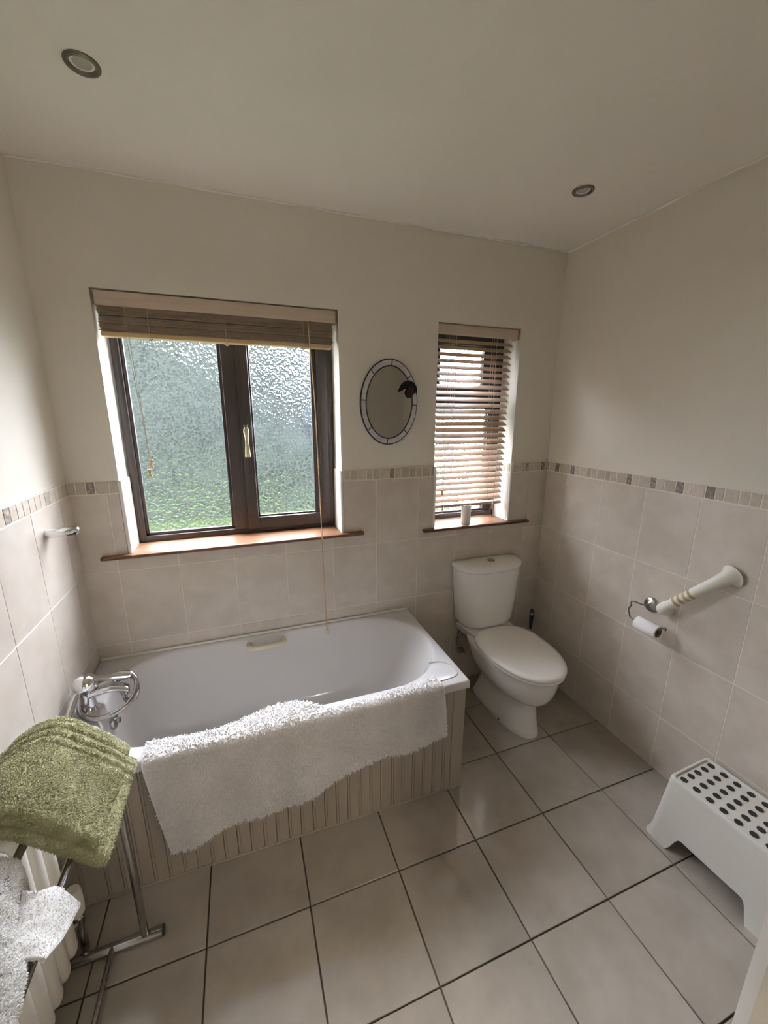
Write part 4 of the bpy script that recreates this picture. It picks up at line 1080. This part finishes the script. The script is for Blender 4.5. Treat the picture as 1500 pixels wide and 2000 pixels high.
# ------------------------------------------------------------------ white towel, crumpled over the near part of the rack
wt = tag(empty('white_towel', (.22, -1.35, .82)), 'crumpled white hand towel thrown over near part of towel rack', 'towel')
WTI = Matrix.Translation((-.22, 1.35, -.82))
ni, nj = 110, 130
G = np.zeros((ni,nj,3))
yb_ = [-1.60,-1.45,-1.40,-1.362,-1.335,-1.305,-1.27,-1.234,-1.198,-1.167]; xb_ = [.292,.292,.290,.284,.272,.258,.242,.232,.220,.200]; zb_ = [.765,.768,.772,.772,.765,.745,.722,.728,.755,.772]
for i in range(ni):
    t = i/(ni-1); y = -1.178-.36*t
    xe, ze = np.interp(y, yb_, xb_), np.interp(y, yb_, zb_)
    zr = .838+.014*math.sin(t*9+.5)
    prof = [(.085,.69),(.11,.775),(.14,zr-.014),(.172,zr),(.195,zr-.014),((.195+xe)/2+.008,(zr+ze)/2),(xe,ze),(xe-.012,ze-.03)]
    C = np.array(catmull(prof, 8)); d = np.r_[0,np.cumsum(np.linalg.norm(np.diff(C,axis=0),axis=1))]; q = np.linspace(0,d[-1],nj)
    G[i,:,0] = np.interp(q,d,C[:,0]); G[i,:,2] = np.interp(q,d,C[:,1]); G[i,:,1] = y
s_ = np.linspace(0,1,nj)[None,:]; yy = G[:,:,1]
G[:,:,2] += .009*fbm(yy*22, s_*6+0*yy, 77, 3, 1.5)+.004*fbm(yy*40, s_*18+0*yy, 78, 3, 1.5)
G[:,:,0] += .005*fbm(yy*24, s_*7+0*yy, 79, 3, 1.5)
o, nn = thick_cloth(G, .006, 'cloth', 'white_terry', wt, 1); o.matrix_parent_inverse = WTI
Pm, Nm = sample_grid(G, 42000, rng); Nm = np.where((Nm[:,2:3] < 0) & (np.abs(Nm[:,2:3]) > .25), -Nm, Nm)
Nm = np.where((np.abs(Nm[:,2:3]) <= .25) & (Nm[:,0:1]*(Pm[:,0:1]-.21) < 0), -Nm, Nm)
t_ = tufts('pile', Pm, Nm, .0050, .0011, (0,0,-.1), .45, 'white_terry', wt, rng); t_.matrix_parent_inverse = WTI
# loose corner fanning out over the lower rail, with its hem
r0 = catmull([(.222,-1.212,.772),(.226,-1.245,.763),(.230,-1.285,.757),(.232,-1.320,.757)], 8)
r1 = catmull([(.252,-1.220,.768),(.252,-1.260,.770),(.250,-1.300,.768),(.250,-1.335,.768)], 8)
r2 = catmull([(.278,-1.214,.757),(.281,-1.260,.763),(.281,-1.300,.766),(.279,-1.340,.768)], 8)
r3 = catmull([(.302,-1.206,.688),(.306,-1.262,.712),(.306,-1.300,.735),(.302,-1.345,.760)], 8)
rows_ = np.array([r0,r1,r2,r3]); FG = np.stack([np.array(catmull(rows_[:,k], 12)) for k in range(rows_.shape[1])], 1)
FG[:,:,2] += .003*fbm(FG[:,:,0]*60, FG[:,:,1]*60, 80, 3, 1.2)
fl, fn = thick_cloth(FG, .004, 'loose_corner', 'white_terry', wt, 1); fl.matrix_parent_inverse = WTI
Pm, Nm = sample_grid(FG, 7000, rng); Nm = np.where(Nm[:,2:3] < 0, -Nm, Nm)
t_ = tufts('pile', Pm, Nm, .0052, .0014, (0,0,-.1), .45, 'white_terry', wt, rng); t_.matrix_parent_inverse = WTI
b = MB(); b.tube([tuple(p) for p in FG[-1]], .0042, 8); o = b.build('hem', 'hem', wt, True); o.matrix_parent_inverse = WTI

# ------------------------------------------------------------------ open door at the viewer's right, and the landing behind it
door = tag(empty('door_1', (DX1-.005, YF+.02, 0)), 'white painted door standing open close to the viewer', None, None, 'structure')
ex, ey = 1.380, -1.826
dx, dy = ex-(DX1-.005), ey-(YF+.02); dl = math.hypot(dx,dy); da = math.atan2(dy,dx)
b = MB(); b.box(0, dl, -.04, 0, .008, 1.985, .004, 2); o = b.build('door_leaf', 'door_paint', door, True); o.rotation_euler = (0,0,da)
for z0_, z1_ in ((.25,.85),(1.05,1.80)):
    for u0, u1 in ((.10,dl/2-.04),(dl/2+.04,dl-.10)):
        b = MB(); 
        for (a,b__,c,d) in ((u0,u1,z0_,z0_+.02),(u0,u1,z1_-.02,z1_),(u0,u0+.02,z0_,z1_),(u1-.02,u1,z0_,z1_)):
            b.box(a,b__,-.046,-.038,c,d,.003); b.box(a,b__,-.002,.006,c,d,.003)
        o = b.build('moulding', 'door_paint', door, True); o.rotation_euler = (0,0,da)
b = MB(); b.tube([(dl-.06,.0,1.0),(dl-.06,.05,1.0),(dl-.17,.055,1.0)], .009, 10); b.tube([(dl-.06,-.04,1.0),(dl-.06,-.09,1.0),(dl-.17,-.095,1.0)], .009, 10); o = b.build('door_handle', 'brass', door, True); o.rotation_euler = (0,0,da)
b = MB()
for x0, x1, z0, z1 in ((DX0-.07,DX0,0,DZ+.07),(DX1,DX1+.07,0,DZ+.07),(DX0,DX1,DZ,DZ+.07)): b.box(x0,x1,YF,YF+.016,z0,z1,.004)
tag(b.build('trim_1', 'door_paint', None, True), 'white architrave round the doorway behind the viewer', None, None, 'structure')
b = MB(); b.box(.2,3.0,YF-1.6,YF-1.5,-.06,H); b.box(.1,.2,YF-1.5,YF-.14,-.06,H); b.box(3.0,3.1,YF-1.5,YF-.14,-.06,H)
tag(b.build('wall_landing', 'plaster'), 'cream landing wall beyond the doorway behind the viewer', None, None, 'structure')
tag(MB().box(.1,3.1,YF-1.6,YF-.14,H-.1,H).build('ceiling_landing','ceiling'), 'off-white landing ceiling beyond the doorway', None, None, 'structure')
tag(MB().box(.1,3.1,YF-1.6,YF-.02,-.06,-.004).build('floor_landing','panel_paint'), 'beige landing floor beyond the doorway', None, None, 'structure')
# made-up landing lamp, added as fill light from behind the viewer
lampo = tag(empty('landing_fill_lamp', (1.55, YF-.8, H-.1)), 'invented round opal fill lamp on landing beyond the doorway', 'lamp')
em = bpy.data.materials.new('opal_glow'); em.use_nodes = True; em.node_tree.nodes.clear()
e_o = em.node_tree.nodes.new('ShaderNodeOutputMaterial'); e_e = em.node_tree.nodes.new('ShaderNodeEmission')
e_e.inputs['Color'].default_value = (1,.93,.82,1); e_e.inputs['Strength'].default_value = 40
em.node_tree.links.new(e_e.outputs[0], e_o.inputs[0]); M['glow'] = em
b = MB(); b.lathe([(.15,0),(.152,-.01),(.15,-.02)], 32); b.build('base', 'white_plastic', lampo, True)
b = MB(); b.lathe([(.145,-.02),(.14,-.05),(.11,-.08),(.05,-.095),(.002,-.098)], 32); b.build('shade', 'glow', lampo, True)
